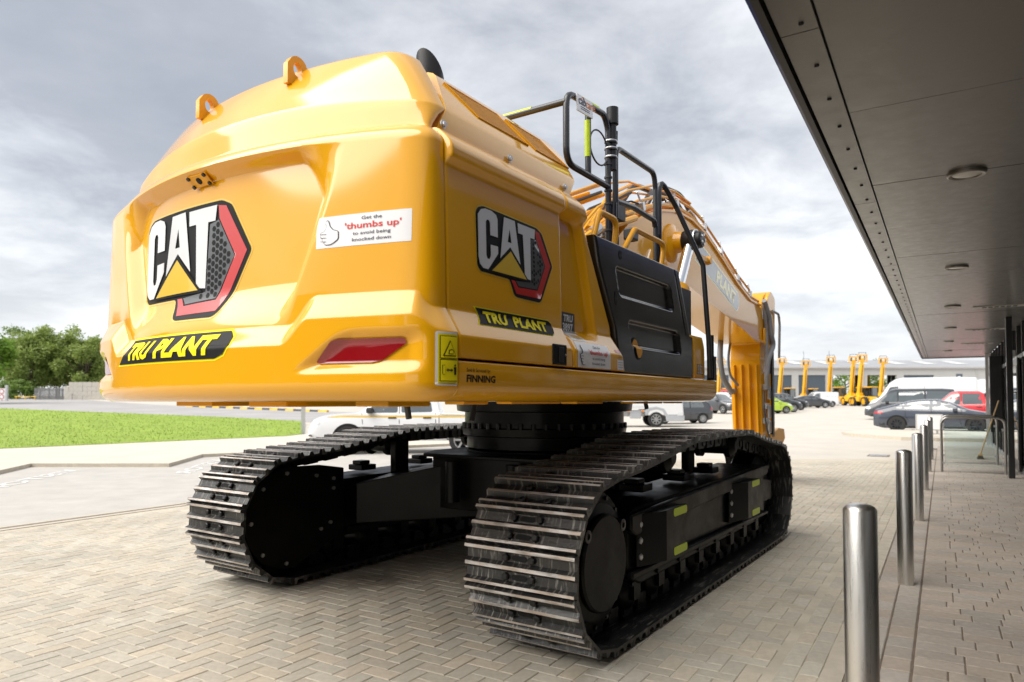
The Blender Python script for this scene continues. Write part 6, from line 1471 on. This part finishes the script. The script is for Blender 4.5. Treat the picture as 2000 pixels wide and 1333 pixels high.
# ================================================================== LEFT BACKGROUND: block wall, fence, signs, trees
mat('concrete_block', (.50, .47, .42), .85, var=.12, vscale=1.5); mat('pale', (.20, .20, .20), .5, .4)
YW = 92.0; wl0 = at_depth(125, YW); bs = .615
wall = empty('block_wall', wl0); tag(wall, 'pale wall of large stacked concrete blocks behind the road', 'wall')
wbm = MB().box(.008, bs - .008, 0, 1.2, .008, bs - .008).mesh('block', MATS['concrete_block'], 0); rng = random.Random(2)
for r_ in range(4):
    for c in range(16):
        if r_ == 3 and c == 0: continue
        o = mesh_obj('block', wbm, wall); o.location = (c * bs, rng.uniform(-.02, .02), r_ * bs - .1); 
MB().tube([(1.3, -.3, 0), (1.3, -.3, .85)], .04).build('steel_stake', MATS['pale'], wall)
fe = empty('palisade_fence', at_depth(68, YW)); tag(fe, 'grey steel palisade fence left of the block wall', 'fence')
for i in range(26): MB().prism([(-.05, 0), (.05, 0), (.05, 1.5), (0, 1.62), (-.05, 1.5)], 1, -.02, .02).build('pale', MATS['pale'], fe, 0).location = (i * .152, 0, 0)
for x in (0.7, 1.9, 3.0, 3.7): MB().box(x - .06, x + .06, .02, .14, 0, 1.75).build('post', MATS['zinc'], fe, 0)
for z in (.35, 1.25): MB().box(0, 3.9, .02, .06, z, z + .06).build('rail', MATS['pale'], fe, 0)
sn = empty('road_sign', at_depth(3, 84)); tag(sn, 'white board with two red ringed round signs at the left edge', 'sign')
MB().box(-.05, .05, .03, .1, 0, 1.0).build('post', MATS['zinc'], sn, 0); MB().box(-.45, .45, -.02, .02, .15, 1.55).build('board', MATS['paint_white'], sn, 0)
for z in (.52, 1.18):
    MB().lathe([(.30, -.025), (.30, -.04)], c=(.05, 0, z), ax=1, n=24).build('red_ring', MATS['red_vinyl'], sn); MB().lathe([(.22, -.041), (.22, -.046)], c=(.05, 0, z), ax=1, n=24).build('sign_face', MATS['white_vinyl'], sn)
po = empty('gate_post', at_depth(13, 86)); tag(po, 'grey gate post beside the round signs', 'post'); MB().box(-.13, .13, -.13, .13, 0, 1.9).build('post', MATS['zinc'], po, 0, bev=.02)
MB().box(-.14, .14, -.14, .14, 1.9, 1.94).build('post_cap', MATS['zinc'], po, 0)
ba = empty('barrier', at_depth(50, 90)); tag(ba, 'low yellow barrier rail under the trees', 'barrier')
MB().tube([(-1.4, 0, .45), (1.4, 0, .45)], .05).build('rail', MATS['kerb_yellow'], ba)
for x in (-1.2, 0, 1.2): MB().tube([(x, 0, -.1), (x, 0, .45)], .05).build('leg', MATS['kerb_yellow'], ba)

mat('bark', (.09, .07, .05), .9, var=.3, vscale=4)
def leafmat(n, c):
    m = mat(n, c, .55, var=.35, vscale=1.1); t = m.node_tree; b = t.nodes['Principled BSDF']; tl = t.nodes.new('ShaderNodeBsdfTranslucent'); mx = t.nodes.new('ShaderNodeMixShader'); mx.inputs[0].default_value = .42
    t.links.new(b.inputs['Base Color'].links[0].from_socket, tl.inputs[0]); t.links.new(b.outputs[0], mx.inputs[1]); t.links.new(tl.outputs[0], mx.inputs[2]); t.links.new(mx.outputs[0], t.nodes['Material Output'].inputs[0]); return m
leafmat('leaf_olive', (.27, .35, .09)); leafmat('leaf_green', (.17, .26, .055)); leafmat('leaf_dark', (.11, .17, .05)); leafmat('leaf_fresh', (.18, .31, .035)); leafmat('leaf_belt', (.03, .045, .018))
def tree(name, label, loc, h, rx, leaf, n, seed, cat='tree', group=None, ls=.24, low=.12):
    rg = random.Random(seed); root = empty(name, loc); tag(root, label, cat, group)
    tb = MB(); tb.tube([(0, 0, -.2), (rg.uniform(-.2, .2), 0, h * .25), (rg.uniform(-.4, .4), rg.uniform(-.3, .3), h * .6)], .2, 8, rs=[h * .03, h * .022, h * .008])
    for k in range(9):
        z0 = h * rg.uniform(.15, .5); a = rg.uniform(0, 6.28); l = rx * rg.uniform(.5, .9)
        tb.tube([(0, 0, z0), (math.cos(a) * l * .5, math.sin(a) * l * .5, z0 + h * .12), (math.cos(a) * l, math.sin(a) * l, z0 + h * rg.uniform(.15, .35))], .1, 6, rs=[h * .014, h * .009, h * .003])
    tb.build('trunk', MATS['bark'], root)
    cl_ = []
    for k in range(int(34 + n / 400)):
        u, v, w = rg.gauss(0, 1), rg.gauss(0, 1), rg.gauss(0, 1); q = math.sqrt(u * u + v * v + w * w); rr = rg.uniform(.35, 1.0) ** .6
        cl_.append((u / q * rr * rx * .86, v / q * rr * rx * .86, h * (low + .5 * (1 - low)) + w / q * rr * h * (.47 * (1 - low)), rg.uniform(.12, .30) * rx))
    V, F = [], []
    for k in range(n):
        cx, cy, cz, cr = rg.choice(cl_); u, v, w = rg.gauss(0, 1), rg.gauss(0, 1), rg.gauss(0, 1); q = math.sqrt(u * u + v * v + w * w); rr = cr * rg.uniform(.2, 1.15)
        p = Vector((cx + u / q * rr, cy + v / q * rr, max(.1, cz + w / q * rr * .8))); a = Vector((rg.gauss(0, 1), rg.gauss(0, 1), rg.gauss(0, .6))).normalized(); b = a.cross(Vector((rg.gauss(0, 1), rg.gauss(0, 1), 1.2))).normalized()
        s_ = ls * rg.uniform(.6, 1.4); o_ = len(V); V += [p - a * s_, p + b * s_ * .42, p + a * s_, p - b * s_ * .42]; F.append((o_, o_ + 1, o_ + 2, o_ + 3))
    me = bpy.data.meshes.new('crown'); me.from_pydata([tuple(v) for v in V], [], F); me.materials.append(MATS[leaf]); mesh_obj('crown', me, root); return root
TGp = 'trees beyond the road on the left'
tree('willow_tree', 'broad olive green willow behind the steel fence, left of its group', at_depth(62, 104), 9.6, 6.0, 'leaf_olive', 15000, 1, group=TGp, low=.05)
tree('willow_tree', 'tall olive green willow in the middle behind the fence', at_depth(112, 106), 11.2, 5.6, 'leaf_olive', 15000, 2, group=TGp, low=.08)
tree('willow_tree', 'olive green bushy willow just above the block wall', at_depth(168, 104), 9.6, 4.8, 'leaf_olive', 12000, 3, group=TGp, low=.08)
tree('dark_tree', 'darker green tree rising behind the willows', at_depth(52, 118), 12.6, 5.0, 'leaf_green', 9000, 4, group=TGp)
tree('dark_tree', 'dark green tree right of the willows by the machine', at_depth(216, 118), 9.8, 5.5, 'leaf_dark', 8000, 5, group=TGp, low=.05)
tree('leafy_tree', 'fresh green tree cut off by the left edge of the picture', at_depth(-58, 72), 10.0, 4.2, 'leaf_fresh', 9000, 6, group=TGp, low=.1)
tree('green_bush', 'low green bush at the foot of the willows', at_depth(35, 97), 2.6, 2.8, 'leaf_green', 3000, 7, 'bush', low=.0)
for k, px in enumerate((1650, 1722)): tree('green_tree', ('green tree seen through the left open doorway', 'green tree seen through the right open doorway')[k], at_depth(px, 150), 8.5, 6.0, 'leaf_fresh' if k == 0 else 'leaf_green', 6000, 20 + k, group='trees seen through the workshop', low=.0)
# a belt of trees behind the photographer, mirrored in the paintwork
rg_ = random.Random(9)
proto = None
for k in range(26):
    a = R(150 + 6.2 * k); d = rg_.uniform(26, 34); P = Vector((d * math.sin(a), d * math.cos(a), 0))
    if to_b(P)[1] < 1.2: continue
    if proto is None: proto = tree('belt_tree', 'dark green tree of the belt behind the photographer, out of the picture', P, 7.0, 3.4, 'leaf_belt', 5000, 30, group='trees behind the photographer', ls=.42, low=.02)
    else: o = copy_tree(proto); o.location = P; o.rotation_euler = (0, 0, rg_.uniform(0, 6)); s_ = rg_.uniform(.75, 1.15); o.scale = (s_, s_, s_)
